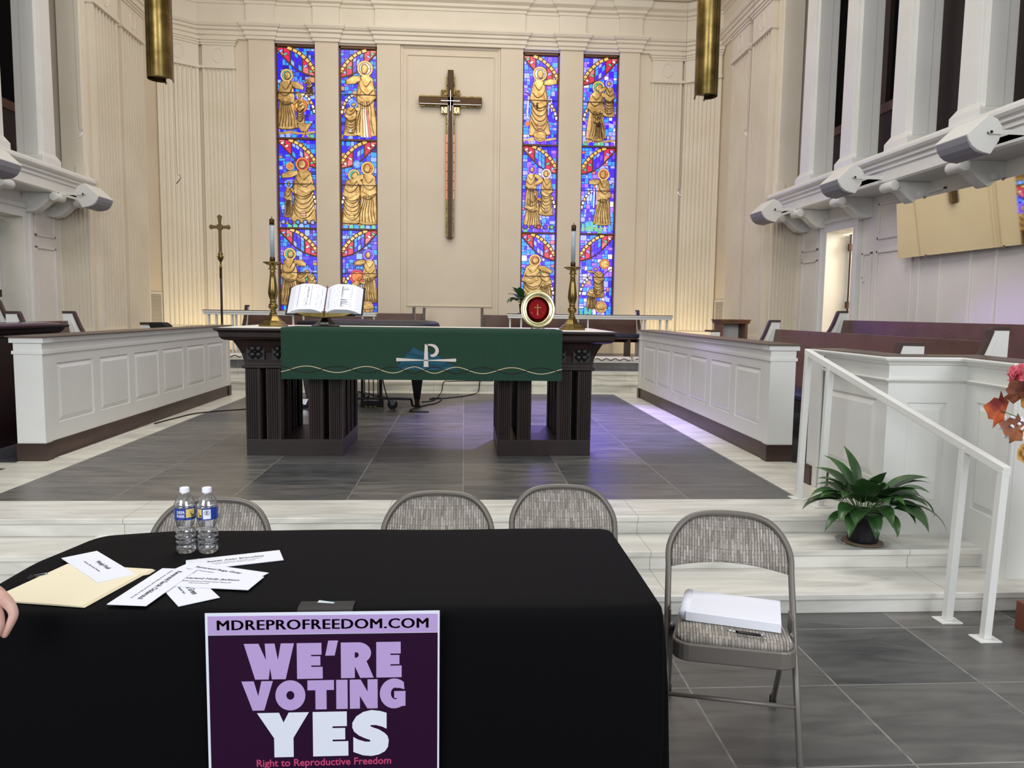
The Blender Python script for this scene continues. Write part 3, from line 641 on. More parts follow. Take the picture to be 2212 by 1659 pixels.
DES = [
 [[('f', .22, .10, .66, 'g', .03, 1, .4, 0, 1.1), ('disc', .60, .36, .13, 'y', 'o'), ('f', .60, .16, .34, 'y', 0, -1, .2, 0, .9), ('manger',), ('f', .85, .48, .2, 'o', 0, -1, .2, .2, 1.2)],
  [('f', .66, .06, .74, 'r', 0, -1, .5, 0, 1.25), ('disc', .30, .70, .07, 'o', 'y'), ('f', .25, .12, .42, 'c', 0, 1, .2, 0, .8), ('arches',)],
  [('f', .24, .12, .66, 'g', .02, 1, .5, 0, 1.1), ('f', .56, .2, .42, 'l', .02, 1, .1, .4, 1), ('f', .85, .16, .44, 'u', 0, -1, .1, .3, .9)]],
 [[('f', .70, .04, .84, 'w', .0, -1, .5, 0, 1), ('f', .26, .04, .42, 'c', .05, 1, .3, .2, 1.2), ('glow', .66, .1)],
  [('f', .28, .06, .64, 'g', .02, 1, .2, .1, 1.2), ('f', .76, .05, .72, 'o', 0, -1, .3, 0, 1.1), ('disc', .44, .74, .075, 'l', 'c')],
  [('f', .78, .16, .62, 'v', -.02, -1, .6, 0, 1.05), ('disc', .42, .46, .14, 'o', 'r'), ('f', .36, .14, .36, 'o', .08, 1, .3, .3, 1.3), ('nest', .72, .10)]],
 [[('f', .48, .10, .78, 'w', -.04, 1, .9, 0, 1), ('f', .40, .40, .1, 'y', 0, 1, .1, 0, 1), ('rays',), ('nest', .5, .10)],
  [('f', .26, .28, .5, 'v', 0, 1, .3, 0, 1), ('f', .72, .20, .54, 'y', 0, -1, .3, 0, 1), ('f', .30, .06, .44, 'r', .02, 1, .4, .1, 1.5), ('arches',)],
  [('f', .34, .10, .68, 'o', 0, 1, .3, .1, 1.3), ('f', .72, .16, .5, 'g', 0, -1, .3, .2, 1.2)]],
 [[('f', .40, .08, .68, 'g', -.02, 1, .3, .1, 1.1), ('f', .78, .34, .42, 'u', 0, -1, .3, 0, 1.1), ('disc', .46, .45, .11, 'u', 'v'), ('f', .46, .06, .44, 'v', 0, 1, .2, 0, 1)],
  [('f', .66, .10, .66, 'o', .03, -1, .7, 0, 1.0), ('rays',), ('hills',)],
  [('disc', .76, .66, .1, 'y', 'o'), ('f', .58, .26, .42, 'v', .05, -1, .8, .3, 1.2), ('f', .40, .12, .32, 'l', 0, 1, .2, .3, 1.4), ('nest', .68, .14), ('hills',)]]]
for wi, (x0, x1) in enumerate(WX):
    w = bpy.data.objects.new('window_%d' % (wi+1), None); COL.objects.link(w)
    struct(w, ['outermost stained glass window on the left', 'stained glass window left of the tall cross', 'stained glass window right of the tall cross', 'outermost stained glass window on the right'][wi])
    y = 15.13; G = MB(); LD = MB(); BR_ = MB(); rnd = random.Random(11+wi)
    LD.box(x0+.02, x1-.02, y+.001, y+.02, 1.40, 6.52)
    fr = MB()
    for a, b in ((x0, x0+.028), (x1-.028, x1)): fr.box(a, b, y-.04, y+.02, 1.40, 6.52)
    fr.box(x0, x1, y-.04, y+.02, 6.475, 6.52); fr.box(x0, x1, y-.04, y+.02, 1.40, 1.42)
    for z in (4.78, 3.09): fr.box(x0, x1, y-.055, y, z-.018, z+.018)
    for k, (z0, z1) in enumerate(SZ):
        zm = z0+(z1-z0)*.5; fr.box(x0+.028, x1-.028, y-.048, y-.002, zm-.006, zm+.006)
        S = Scene2(x0+.028, z0, x1-x0-.056, z1-z0, y, BL if wi < 2 else BR, rnd); S.g, S.ld, S.br = G, LD, BR_
        S.mosaic(); S.arch(wi in (1, 3))
        for e in DES[wi][k]:
            if e[0] == 'f': S.figure(e[1], e[2], e[3], e[4], e[5], e[6], e[7], .02, e[8], e[9])
            elif e[0] == 'disc': S.disc(e[1], e[2], e[3], e[4], .014, e[5])
            elif e[0] == 'manger':
                S.relief([(.50, .15), (.92, .17), (.78, .08), (.62, .07)], .03)
                S.relief([(.62, .0), (.68, .0), (.84, .12), (.78, .12)], .03); S.relief([(.82, .0), (.88, .0), (.68, .12), (.60, .12)], .03)
            elif e[0] == 'arches':
                for q in range(5):
                    cx_ = .1+q*.2; S.disc(cx_, .06, .045, rnd.choice(['b', 'c', 'r', 'g', 'l']), .02, None, 12)
            elif e[0] == 'glow':
                for q in range(4):
                    S.poly([(.56+q*.08, .02), (.62+q*.08, .02), (.60+q*.05, .34), (.57+q*.05, .34)], ['y', 'w', 'w', 'p'][q], .05)
            elif e[0] == 'nest':
                S.disc(e[1], e[2], .12, 'y', .024, 's'); S.relief([(e[1]+.2*math.cos(t), e[2]+.04*math.sin(t)) for t in [2*PI*i/14 for i in range(14)]], .034)
            elif e[0] == 'rays':
                for q in range(9):
                    a = .25+q*.3; c0 = (.5, .62); S.poly([(c0[0]+.12*math.cos(a)/S.w*.7, c0[1]+.1*math.sin(a)), (c0[0]+.4*math.cos(a-.04)/S.w*.7, c0[1]+.22*math.sin(a-.04)), (c0[0]+.4*math.cos(a+.06)/S.w*.7, c0[1]+.22*math.sin(a+.06))] if False else [(.1+q*.09, .30+.04*(q % 3)), (.13+q*.09, .30+.04*(q % 3)), (.16+q*.085, .52), (.12+q*.085, .53)], rnd.choice(['w', 'c', 'l', 'w']), .010)
            elif e[0] == 'hills':
                for q in range(7): S.poly([(.02+q*.135, .02), (.12+q*.135, .02), (.11+q*.135, .10+.03*math.sin(q)), (.05+q*.135, .12+.03*math.sin(q))], rnd.choice(['g', 'g', 'c', 'l', 'w']), .012)
        if k != 2 or wi in (0,): S.ground()
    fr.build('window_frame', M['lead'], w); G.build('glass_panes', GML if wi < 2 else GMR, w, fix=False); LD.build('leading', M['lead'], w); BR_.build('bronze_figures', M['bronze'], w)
# ============================================================ CHOIR SCREENS
def caprail(path, ztop, closed=False):
    mb = MB(); mb.mould(path, [(-.02, ztop-.056), (.012, ztop-.056), (.014, ztop-.050), (.022, ztop-.042), (.034, ztop-.034), (.05, ztop-.030), (.055, ztop-.018), (.05, ztop-.008), (.02, ztop-.008), (-.02, ztop-.008)], closed); return mb
def beadrail(mb, path, z, closed=False): mb.mould(path, [(-.01, z-.014), (.008, z-.014), (.012, z-.006), (.024, z-.003), (.028, z+.004), (.022, z+.010), (-.01, z+.012)], closed)
for s, sn in ((1, 'right'), (-1, 'left')):
    t = thing('choir_screen', (mir(2.62, s), 8.4, .33), 'long white panelled choir screen on the %s of the slate floor' % sn, 'screen')
    ox, oy = t.location.x, 8.4; y0, y1 = 6.06-oy, 10.765-oy
    fx = lambda x: mir(x, s)-ox
    fa = fx(2.525); fb = fx(2.715)
    mb = MB(); us = [y0+.10]; n_ = 6; gap = .13; pw = (y1-y0-.22-gap*(n_+1)-.04)/n_
    for k in range(n_): us += [us[-1]+gap, us[-1]+gap+pw]
    us.append(y1-.10)
    panelled(mb, lambda a, b, d: (fa-s*d, a, b), us, [.14, .275, .755, .96], {(1+2*k, 1) for k in range(n_)})
    mb.add([(fa, us[0], .14), (fa, us[0], .96), (fb, us[0], .96), (fb, us[0], .14)], [(0, 1, 2, 3)])
    mb.box(fa+s*.02, fb, y0+.1, y1-.1, .14, .96)
    fa2 = fa-s*.012
    mb.box(fa2, fb+s*.012, y0, y0+.10, .14, .96); mb.box(fa2, fb+s*.012, y1-.10, y1, .14, .96)
    P = [(fa, y1-.10), (fa2, y1-.10), (fa2, y1), (fb+s*.012, y1), (fb+s*.012, y1-.1), (fb, y1-.1), (fb, y0+.1), (fb+s*.012, y0+.1), (fb+s*.012, y0), (fa2, y0), (fa2, y0+.10), (fa, y0+.10)]
    if s > 0: P = P[::-1]
    P = P[::-1] 
    beadrail(mb, P, .85, True)
    c = caprail(P, .98, True)
    mb.v and mb.add(c.v, c.f)
    mb.build('panelled_body', M['white'], t, weld=False)
    cm = MB(); cm.box(fa-s*.048, fb+s*.048, y0-.05, y1+.05, .966, .9765); cm.build('cap_board', M['capwood'], t, bevel=.006)
    bm_ = MB(); bm_.box(fa-s*.006, fb+s*.006, y0+.09, y1-.09, 0, .14); bm_.box(fa2-s*.008, fb+s*.02, y0-.008, y0+.10, 0, .14); bm_.box(fa2-s*.008, fb+s*.02, y1-.10, y1+.008, 0, .14)
    bm_.build('base_board', M['basewood'], t, bevel=.003)
# curved stair parapet on the right
t = thing('stair_parapet', (2.9, 4.4, 0), 'white panelled parapet curving down beside the handrail', 'parapet')
PP = [(2.53, 5.27), (2.53, 4.35), (3.01, 4.35), (2.96, 3.87), (4.6, 3.87)]
PO = [(x-2.9, y-4.4) for x, y in PP]
def off(path, d):
    P = [Vector(p) for p in path]; R = []
    for k in range(len(P)):
        a = (P[k]-P[k-1]).normalized() if k else None; b = (P[k+1]-P[k]).normalized() if k < len(P)-1 else None
        na = Vector((a.y, -a.x)) if a else None; nb = Vector((b.y, -b.x)) if b else None
        m = nb if na is None else na if nb is None else (na+nb)/(na+nb).dot(na)
        R.append(P[k]+m*d)
    return R
inner = off(PO, -.16)
# the nave side lies to the right of travel
mb = MB(); zb = [.33, .22, .22, .11, .11]; SEG = [(.36, .33), (.22, .22), (.215, .11), (.11, .11)]
for k in range(4):
    a, b = PO[k], PO[k+1]; a = Vector(a); b = Vector(b); u = (b-a); w = u.length; u.normalize(); nn = Vector((u.y, -u.x))
    zz = (.33, .22, .11, .11)[k]
    fn = lambda p, q, d, a=a, u=u, nn=nn: (a.x+u.x*p+nn.x*d, a.y+u.y*p+nn.y*d, q)
    if k == 0: us = [0, .16, w-.12, w]; vs = [.33, .55, 1.04, 1.29]; cells = {(1, 1)}
    elif k == 1: us = [0, .13, w-.11, w]; vs = [.22, .40, 1.03, 1.29]; cells = {(1, 1)}
    elif k == 2: us = [0, .13, w-.10, w]; vs = [.105, .42, 1.05, 1.29]; cells = {(1, 1)}
    else: us = [0, .22, .9, 1.1, w]; vs = [.11, .30, 1.0, 1.29]; cells = {(1, 1), (3, 1)}
    panelled(mb, fn, us, vs, cells)
    ia, ib = inner[k], inner[k+1]
    mb.xy([a-nn*.02, b-nn*.02, ib, ia], zz, 1.29)
c = caprail(PO, 1.315); mb.add(c.v, c.f); beadrail(mb, PO, 1.165)
mb.build('panelled_body', M['white'], t)
pm = MB(); pm.xy([(-.405, .74), (-.385, .74), (-.385, .9), (-.405, .9)], .33, 1.29); pm.build('end_pilaster', M['white'], t, bevel=.004)
cm = MB(); o1 = off(PO, .05); i1 = off(PO, -.19)
for k in range(4): cm.xy([o1[k], o1[k+1], i1[k+1], i1[k]], 1.29, 1.312)
cm.build('cap_board', M['capwood'], t)
b = MB(); b.box(-.42, -.2, .80, .93, .33, .47); b.box(-.385, -.36, .62, .80, .33, .46); b.build('base_board', M['basewood'], t, bevel=.003)
# ============================================================ HANDRAIL
t = thing('stair_handrail', (2.4, 4.1, 0), 'white square steel handrail running down the marble steps', 'handrail')
hr = lambda x, y, z: (x-2.4, y-4.1, z)
TOPA, TOPD = (2.245, 4.83, 1.305), (2.55, 3.345, .825)
def rz(y): return TOPD[2]+(TOPA[2]-TOPD[2])*(y-TOPD[1])/(TOPA[1]-TOPD[1])
def rx(y): return TOPD[0]+(TOPA[0]-TOPD[0])*(y-TOPD[1])/(TOPA[1]-TOPD[1])
mb = MB()
a, b_ = Vector(hr(*TOPA)), Vector(hr(*TOPD)); hw, hh = .02, .022
def sq(p): return [(p.x-hw, p.y, p.z-hh), (p.x+hw, p.y, p.z-hh), (p.x+hw, p.y, p.z+hh), (p.x-hw, p.y, p.z+hh)]
mb.rings([sq(a), sq(b_)]); mb.build('rail', M['white'], t, bevel=.005)
for y, z0 in ((4.815, .33), (4.60, .33), (3.585, 0), (3.365, 0)):
    x = rx(y)-(.03 if z0 == 0 else .02); top = rz(y)-.005
    o = MB(); o.rings([[(x-.019-2.4, y-.019-4.1, z0+.008), (x+.019-2.4, y-.019-4.1, z0+.008), (x+.019-2.4, y+.019-4.1, z0+.008), (x-.019-2.4, y+.019-4.1, z0+.008)], [(rx(y)-.019-2.4, y-.019-4.1, top), (rx(y)+.019-2.4, y-.019-4.1, top), (rx(y)+.019-2.4, y+.019-4.1, top+.006), (rx(y)-.019-2.4, y+.019-4.1, top+.006)]])
    po = o.build('post', M['white'], t, bevel=.003)
    B(x-.055-2.4, x+.055-2.4, y-.045-4.1, y+.045-4.1, z0, z0+.008).build('foot_plate', M['white'], po, bevel=.002)
# ============================================================ ALTAR
AX, AY = -.355, 6.72
t = thing('altar_table', (AX, AY, .33), 'long dark wood altar table with fluted pillars and carved corbels', 'altar')
hx = 1.43   # pillar line half width
hy = .42
mb = MB()
def rr(o_, z): return [(-hx-o_, -hy-o_, z), (hx+o_, -hy-o_, z), (hx+o_, hy+o_, z), (-hx-o_, hy+o_, z)]
prof = [(.010, .722), (.022, .730), (.022, .748), (.004, .752), (.004, .77), (.012, .81), (.022, .85), (.045, .90), (.072, .95), (.11, .957)]
mb.rings([rr(o_, z) for o_, z in prof]); fz = mb.build('corbel_frieze', M['altarwood'], t)
mb = MB()
for k, (xx, sy) in enumerate([(x, -1) for x in (-1.335, -1.13, 1.13, 1.335)]):
    mb = MB()
    y = -hy-.028; mb.box(xx-.072, xx+.072, y-.012, y+.05, .795, .93)
    for i in range(4):
        a = PI/4+i*PI/2; mb.smooth = True
        cx_, cz_ = xx+.034*math.cos(a), .862+.034*math.sin(a)
        mb.rings([[(cx_+r*math.cos(q), y-.012-h_, cz_+r*math.sin(q)) for q in [2*PI*j/10 for j in range(10)]] for r, h_ in ((.03, -.004), (.024, .012), (.01, .018))])
        mb.tube([(xx+.062*math.cos(a-.5), y-.014, .862+.062*math.sin(a-.5)), (xx+.05*math.cos(a), y-.02, .862+.058*math.sin(a)), (xx+.062*math.cos(a+.5), y-.014, .862+.062*math.sin(a+.5))], .006, 6)
    mb.rings([[(xx+r*math.cos(q), y-.012-h_, .862+r*math.sin(q)) for q in [2*PI*j/10 for j in range(10)]] for r, h_ in ((.018, 0), (.014, .016), (.004, .024))]); mb.build('carved_rosette', M['altardark'], t)
mb = MB(); prof = [(.10, .9571), (.122, .958), (.142, .968), (.155, .985), (.16, 1.02), (.172, 1.03), (.19, 1.038), (.19, 1.055), (-.2, 1.055)]
mb.rings([rr(o_, z) for o_, z in prof]); mb.build('table_top', M['altarwood'], t, bevel=.002)
for sx in (-1, 1):
    x0, x1 = sorted((sx*hx, sx*(hx-.79)))
    B(x0, x1, -hy, hy, 0, .135).build('plinth', M['altarwood'], t, bevel=.004)
    for xx in (x0+.058, x0+.225, x1-.225+.0, x1-.058):
        for yy in (-hy+.055, -hy+.31, hy-.31, hy-.055):
            mb = MB(); w = .058; pts = []
            for side in range(4):
                ca, sa = math.cos(side*PI/2), math.sin(side*PI/2)
                base = [(-w, -w)]
                for k in range(5):
                    g0 = -w+.013+k*.0182; base += [(g0, -w), (g0+.004, -w+.006), (g0+.0125, -w+.006), (g0+.0165, -w)]
                for px, py in base: pts.append((xx+px*ca-py*sa, yy+px*sa+py*ca))
            mb.xy(pts, .135, .725); mb.build('fluted_pillar', M['altarwood'], t)
# cloths
lx = AX
t2 = thing('altar_linen', (AX, AY, 1.385), 'thin white linen cloth covering the top of the altar', 'cloth')
B(-1.58, 1.58, -.60, .60, 0.0005, .004).build('linen_sheet', M['linen'], t2)
t = thing('altar_frontal', (-.326, 6.105, 1.389), 'green felt frontal draped over the altar with ivory monogram', 'altar cloth')
FW = 1.119; fyy = -.006+.0
mb = MB(); mb.smooth = False
prof = [(.55, .0025), (.06, .0025), (.0, .0025), (-.012, -.004), (-.015, -.02), (-.013, -.2), (-.015, -.403)]
for sgn in (1,):
    R = [[(-FW, y, z), (FW, y, z), (FW, y-.004 if i > 3 else y, z+(.004 if i < 4 else 0)), (-FW, y-.004 if i > 3 else y, z+(.004 if i < 4 else 0))] for i, (y, z) in enumerate(prof)]
    mb.rings(R)
mb.build('felt_drape', M['felt'], t)
FY = -.019
# emblem drawn in metres on the drape: origin centre, z measured downward
em = lambda a, b, t_: (a, FY-t_, b)
pxs = lambda x, y: ((x-910.5)/270.-.0, -(y-712)/270.+.0)
def pp(l): return [pxs(*q) for q in l]
mb = MB(); mb.ext(pp([(852, 798), (866, 778), (890, 750), (903, 758), (925, 762), (942, 768), (960, 782), (984, 798), (930, 799)]), em, .0, .0012); mb.build('mountain_applique', M['teal'], t)
mb = MB()
ribquads(mb, spl(pp([(874, 764), (890, 766), (905, 770), (920, 768), (935, 771)]), 5), .022, em, .0012, .002); mb.build('wave_applique', M['teal2'], t); mb = MB()
ribquads(mb, spl(pp([(855, 793), (875, 788), (897, 791), (917, 787), (945, 791), (965, 787), (978, 795)]), 5), .028, em, .0012, .002); mb.build('wave_applique', M['teal2'], t)
mb = MB()
mb.ext(pp([(914, 743), (920, 743), (922, 792), (911.5, 792)]), em, .002, .0045)
mb.ext(pp([(853, 773), (853, 780.5), (914, 778.6), (921, 778.6), (981, 780.5), (982, 777), (981, 773.5), (921, 777), (914, 777)]), em, .002, .0045)
cpts = spl(pp([(918, 744.5), (927, 744.5), (936, 748), (940.5, 756), (938, 763.5), (932, 767.5), (926, 767.5)]), 6)
nn_ = len(cpts); ribquads(mb, cpts, [.012+.016*math.sin(PI*min(1, max(0, (i-4)/(nn_-4))))**.8*(1 if i < nn_-3 else .6) for i in range(nn_)], em, .002, .0045)
mb.build('ivory_monogram', M['embl'], t)
def wave(y0, amps, ph, m, nm):
    mb = MB(); pts = []
    for i in range(0, 241):
        x = -FW+2*FW*i/240; pts.append((x, y0+.025*math.sin(13.2*x+1.8*math.erf(x/.3)+amps)))
    ribquads(mb, pts, .0055, em, .0045, .0065); mb.build(nm, m, t)
wave(-.322, 2.95+PI, 11.9, M['threadk'], 'brown_wave_stitch'); wave(-.322, 2.95, 11.9, M['thread'], 'cream_wave_stitch')
# ---------------------------------------------------------- candlesticks
def candlestick(x, y, label):
    t = thing('candlestick', (x, y, 1.390), label, 'candlestick', group='candlesticks on the altar')
    mb = MB(); hexa = lambda r, z: [(r*math.cos(PI/3*i+PI/6), r*math.sin(PI/3*i+PI/6), z) for i in range(6)]
    mb.rings([hexa(.125, 0), hexa(.125, .014), hexa(.105, .02), hexa(.10, .035), hexa(.072, .05), hexa(.045, .085), hexa(.03, .11)]); mb.build('foot', M['brass'], t, bevel=.002)
    mb = MB(); mb.smooth = True
    mb.lathe([(.026, .105), (.034, .115), (.022, .125), (.02, .14), (.036, .155), (.040, .172), (.034, .19), (.022, .2), (.03, .207), (.024, .22), (.034, .25), (.041, .285), (.038, .32), (.028, .40), (.021, .455), (.028, .46), (.020, .468), (.022, .478), (.034, .484), (.034, .49), (.022, .497), (.028, .505), (.024, .515), (.05, .522), (.062, .53), (.079, .538), (.079, .543), (.03, .543)], n=20)
    mb.build('stem', M['brass'], t)
    mb = MB(); mb.smooth = True; mb.lathe([(.0, .535), (.0215, .538), (.022, .58), (.0195, .585)], n=18); mb.build('socket', M['brassdk'], t)
    mb = MB(); mb.smooth = True; mb.lathe([(.0185, .58), (.0185, .86), (.0, .862)], n=18); mb.build('candle_tube', M['candle'], t)
    mb = MB(); mb.smooth = True; mb.lathe([(.0, .853), (.0205, .853), (.0205, .90), (.008, .907), (.004, .91), (.003, .925), (0, .925)], n=18); mb.build('cap', M['brassdk'], t)
    return t
candlestick(-1.625, 6.6, 'brass candlestick with tall pale candle, left of the open bible'); candlestick(.94, 6.6, 'brass candlestick with tall pale candle, right of the brass plate')
# ---------------------------------------------------------- bible on its stand
t = thing('bible_stand', (-1.19, 6.62, 1.3925), 'low dark metal book stand under the open bible', 'book stand')
mb = MB(); hexa = lambda r, z: [(r*math.cos(PI/3*i), r*math.sin(PI/3*i), z) for i in range(6)]
mb.rings([hexa(.12, 0), hexa(.12, .01), hexa(.09, .018), hexa(.04, .075), hexa(.035, .085)]); mb.build('foot', M['black'], t, bevel=.002)
Rm = Matrix.Rotation(math.radians(50), 4, 'X')
def tiltpt(x, y, z): v = Rm @ Vector((x, y, z)); return (v.x, v.y-.06, v.z+.105)
mb = MB(); mb.ext([(-.25, -.012), (-.16, -.040), (0, -.052), (.16, -.040), (.25, -.012), (.25, .004), (-.25, .004)], lambda a, b, c_: (a, -.075+c_, b+.128-.0), -.0, .03); mb.build('cradle_front', M['brass'], t, bevel=.004)
mb = MB(); mb.ext([(-.26, 0), (.26, 0), (.26, .25), (-.26, .25)], lambda a, b, c_: tiltpt(a, b, c_-.012), -.006, .0); mb.build('back_plate', M['brassdk'], t)
t = thing('open_bible', (-1.19, 6.62, 1.3925), 'large bible lying open on the dark stand', 'book')
mb = MB(); mb.ext([(-.325, -.01), (.325, -.01), (.325, .30), (-.325, .30)], lambda a, b, c_: tiltpt(a, b, c_), -.0, .006); mb.build('cover', M['blackmat'], t)
for sg in (-1, 1):
    R = []; nn2 = 14
    xsn = [i/nn2 for i in range(nn2+1)]
    hgt = lambda q: .012+.060*math.sin(min(1, q*2.2)*PI/2)*(1-.12*q)-(.02*(q-.78)/.22 if q > .78 else 0)
    xo = lambda q, z: sg*(.004+q*.24+z*.0)
    fpts = [(sg*(.003+q*.255), hgt(q)) for q in xsn]+[(sg*.31, .008), (sg*.003, .008)]
    mb = MB(); mb.ext(fpts, lambda a, b, c_: tiltpt(a, c_, b), 0, .285); mb.build('page_block', M['paper'], t)
    # printed columns as small lines of type
    mb = MB(); rnd = random.Random(5+sg)
    for cc_ in range(2):
        xa_ = .03+cc_*.108; y = .265
        while y > .03:
            w_ = .085*(.6+.4*rnd.random()) if rnd.random() < .5 else .088
            if rnd.random() > .07:
                x0_, x1_ = xa_, xa_+w_
                if sg < 0: x0_, x1_ = -xa_-.088, -xa_-.088+w_
                q0, q1 = (abs(x0_)-.003)/.255, (abs(x1_)-.003)/.255
                mb.add([tiltpt(x0_, y, hgt(q0)+.0012), tiltpt(x1_, y, hgt(q1)+.0012), tiltpt(x1_, y+.0026, hgt(q1)+.0012), tiltpt(x0_, y+.0026, hgt(q0)+.0012)], [(0, 1, 2, 3)])
            y -= .0048
    mb.build('printed_text', M['inkl'], t, fix=False)
mb = MB(); mb.tube(spl([tiltpt(.0, .30, .03), tiltpt(.004, .26, .04), tiltpt(.002, .1, .035), tiltpt(.0, -.012, .03), tiltpt(.0, -.03, .01)], 4), .003, 6); mb.build('ribbon_marker', mat('dark_red_ribbon', C(90, 24, 34), .6), t)
# ---------------------------------------------------------- brass offering plate on clear stand
t = thing('plate_stand', (.635, 6.55, 1.3925), 'small clear acrylic easel holding the brass plate', 'stand')
mb = MB()
for sg in (-1, 1):
    mb.tube(spl([(sg*.05, -.06, .055), (sg*.055, -.062, .03), (sg*.05, -.05, .008), (sg*.05, .0, .006), (sg*.05, .08, .006)], 4), .005, 6); mb.tube([(sg*.05, .07, .006), (sg*.05, .02, .15)], .005, 6)
mb.tube([(-.05, .02, .006), (.05, .02, .006)], .005, 6); mb.build('easel_rods', M['acrylic'], t)
t = thing('offering_plate', (.635, 6.55, 1.565), 'round brass offering plate with red velvet centre standing upright', 'plate')
mb = MB(); mb.smooth = True
def pl(r, d): return [(r*math.cos(2*PI*i/48), -d+.16*r*math.sin(2*PI*i/48), r*math.sin(2*PI*i/48)*1.1) for i in range(48)]
mb.rings([pl(.148, -.012), pl(.149, .0), pl(.144, .005), pl(.112, -.010), pl(.098, -.014), pl(.096, -.005)], False, False)
mb.rings([pl(.148, -.012), pl(.10, -.03), pl(.09, -.035)], False, True); mb.build('rim', M['brasspol'], t, fix=False)
mb = MB(); mb.smooth = True; mb.rings([pl(.0965, -.006), pl(.090, -.03), pl(.078, -.034)], False, False); mb.rings([pl(.0965, -.006), pl(.1, -.012)], False, False); mb.build('bowl_wall', mat('polished_copper', C(150, 70, 40), .18, 1), t, fix=False)
mb = MB(); mb.rings([pl(.078, -.030), pl(.076, -.026)], True, True); mb.build('velvet_disc', M['redvelvet'], t)
mb = MB(); f_ = lambda a, b, c_: (a+.0, .026+.145*b-c_, b)
mb.ext([(-.004, -.052), (.004, -.052), (.004, .045), (-.004, .045)], f_, .0, .003); mb.ext([(-.03, .012), (.03, .012), (.03, .019), (-.03, .019)], f_, .0, .003); mb.build('gilt_cross', M['brass'], t)
# ============================================================ WALL CROSS
t = thing('wall_cross', (-.29, 15.04, 2.93), 'tall dark bronze cross fixed to the cream back wall', 'cross')
Z = lambda z: z-2.93
mb = MB(); mb.xz([(-.055, .02), (-.03, 0), (.03, 0), (.055, .02), (.055, Z(6.10)), (-.055, Z(6.10))], -.10, -.02); mb.xz([(-.565, Z(5.44)), (-.60, Z(5.45)), (-.60, Z(5.60)), (.60, Z(5.60)), (.60, Z(5.45)), (.565, Z(5.44))], -.10, -.02); mb.build('cross_beams', M['brassdk'], t, bevel=.006)
E2 = MB(); cop = MB()
for k in range(17):
    z0 = .04+k*.178; z1 = z0+.166
    if Z(5.42) < z1 and z0 < Z(5.62): continue
    for sg in (-1, 1): (cop if .8 < (z0+z1)/2 < 1.95 else E2).box(sg*.055, sg*.082, -.075, -.02, z0, z1)
for k in range(3):
    for sg in (-1, 1):
        a = .19+k*.138
        for z in (Z(5.425), Z(5.60)): E2.box(sg*a, sg*(a+.125), -.08, -.02, z, z+.025)
E2.build('edge_blocks', M['brass'], t, bevel=.004); cop.build('edge_blocks', mat('copper_edge', C(214, 140, 100), .3, 1), t, bevel=.004)['label'] = 'bright copper edge blocks'
mb = MB(); mb.box(-.005, .005, -.112, -.10, Z(5.34), Z(5.72)); mb.box(-.18, .18, -.112, -.10, Z(5.52), Z(5.532)); 
for sg in (-1, 1): mb.box(sg*.045, sg*.05, -.106, -.10, .03, Z(5.44)); mb.box(sg*.05, sg*.59, -.106, -.10, Z(5.462), Z(5.468))
mb.build('silver_inlay', M['chrome'], t)
for sg, zz, tx in ((-1, 5.61, 'IC'), (1, 5.61, 'XC'), (-1, 5.30, 'NI'), (1, 5.30, 'KA')):
    x0 = -.18 if sg < 0 else .06; o = B(x0, x0+.12, -.05, -.01, Z(zz), Z(zz+.135)).build('letter_plaque', M['brass'], t, bevel=.003)
    letter('letters', tx, lambda a, b, c_, x0=x0, zz=zz: (x0+.012+a, -.05-c_, Z(zz+.012)+b), .096, .11, M['brasspol'] if zz < 5.5 else M['brassdk'], o, .01, 1, .01)
# ============================================================ PROCESSIONAL CROSS
t = thing('processional_cross', (-3.375, 10.84, .33), 'brass processional cross on dark pole beyond the left screen', 'cross')
mb = MB(); mb.smooth = True; mb.lathe([(.016, .0), (.016, 1.62), (.017, 1.66)], n=12); mb.build('pole', M['basewood'], t)
mb = MB(); mb.smooth = True; mb.lathe([(.02, .93), (.02, .99)], n=12); mb.lathe([(.018, 1.62), (.018, 1.76), (.024, 1.765), (.016, 1.78), (.012, 1.84), (.035, 1.88), (.042, 1.91), (.044, 1.925), (.02, 1.93), (.012, 1.96), (.02, 1.975), (.008, 1.99)], n=14); mb.build('knop', M['brass'], t)
def cr_arm(l, w0, w1):
    return [(w0, 0), (w0*.9, l*.3), (w1*.75, l*.72), (w1, l*.86), (w1*.55, l*.93), (0, l), (-w1*.55, l*.93), (-w1, l*.86), (-w1*.75, l*.72), (-w0*.9, l*.3), (-w0, 0)]
mb = MB()
for a, l in ((0, .17), (PI/2, .145), (-PI/2, .145), (PI, .42)):
    P = cr_arm(l, .02, .034) if l < .4 else [(.02, 0), (.02, .34), (.034, .37), (.02, .405), (0, .42), (-.02, .405), (-.034, .37), (-.02, .34), (-.02, 0)]
    mb.ext([(x*math.cos(a)-y*math.sin(a), 2.32+x*math.sin(a)+y*math.cos(a)) for x, y in P], lambda p, q, c_: (p, c_, q), -.012, .012)
mb.ext([(.045*math.cos(q), 2.32+.045*math.sin(q)) for q in [2*PI*i/16 for i in range(16)]], lambda p, q, c_: (p, c_, q), -.018, .018); mb.build('cross_head', mat('antique_brass', C(92, 76, 48), .4, .9), t, bevel=.003)
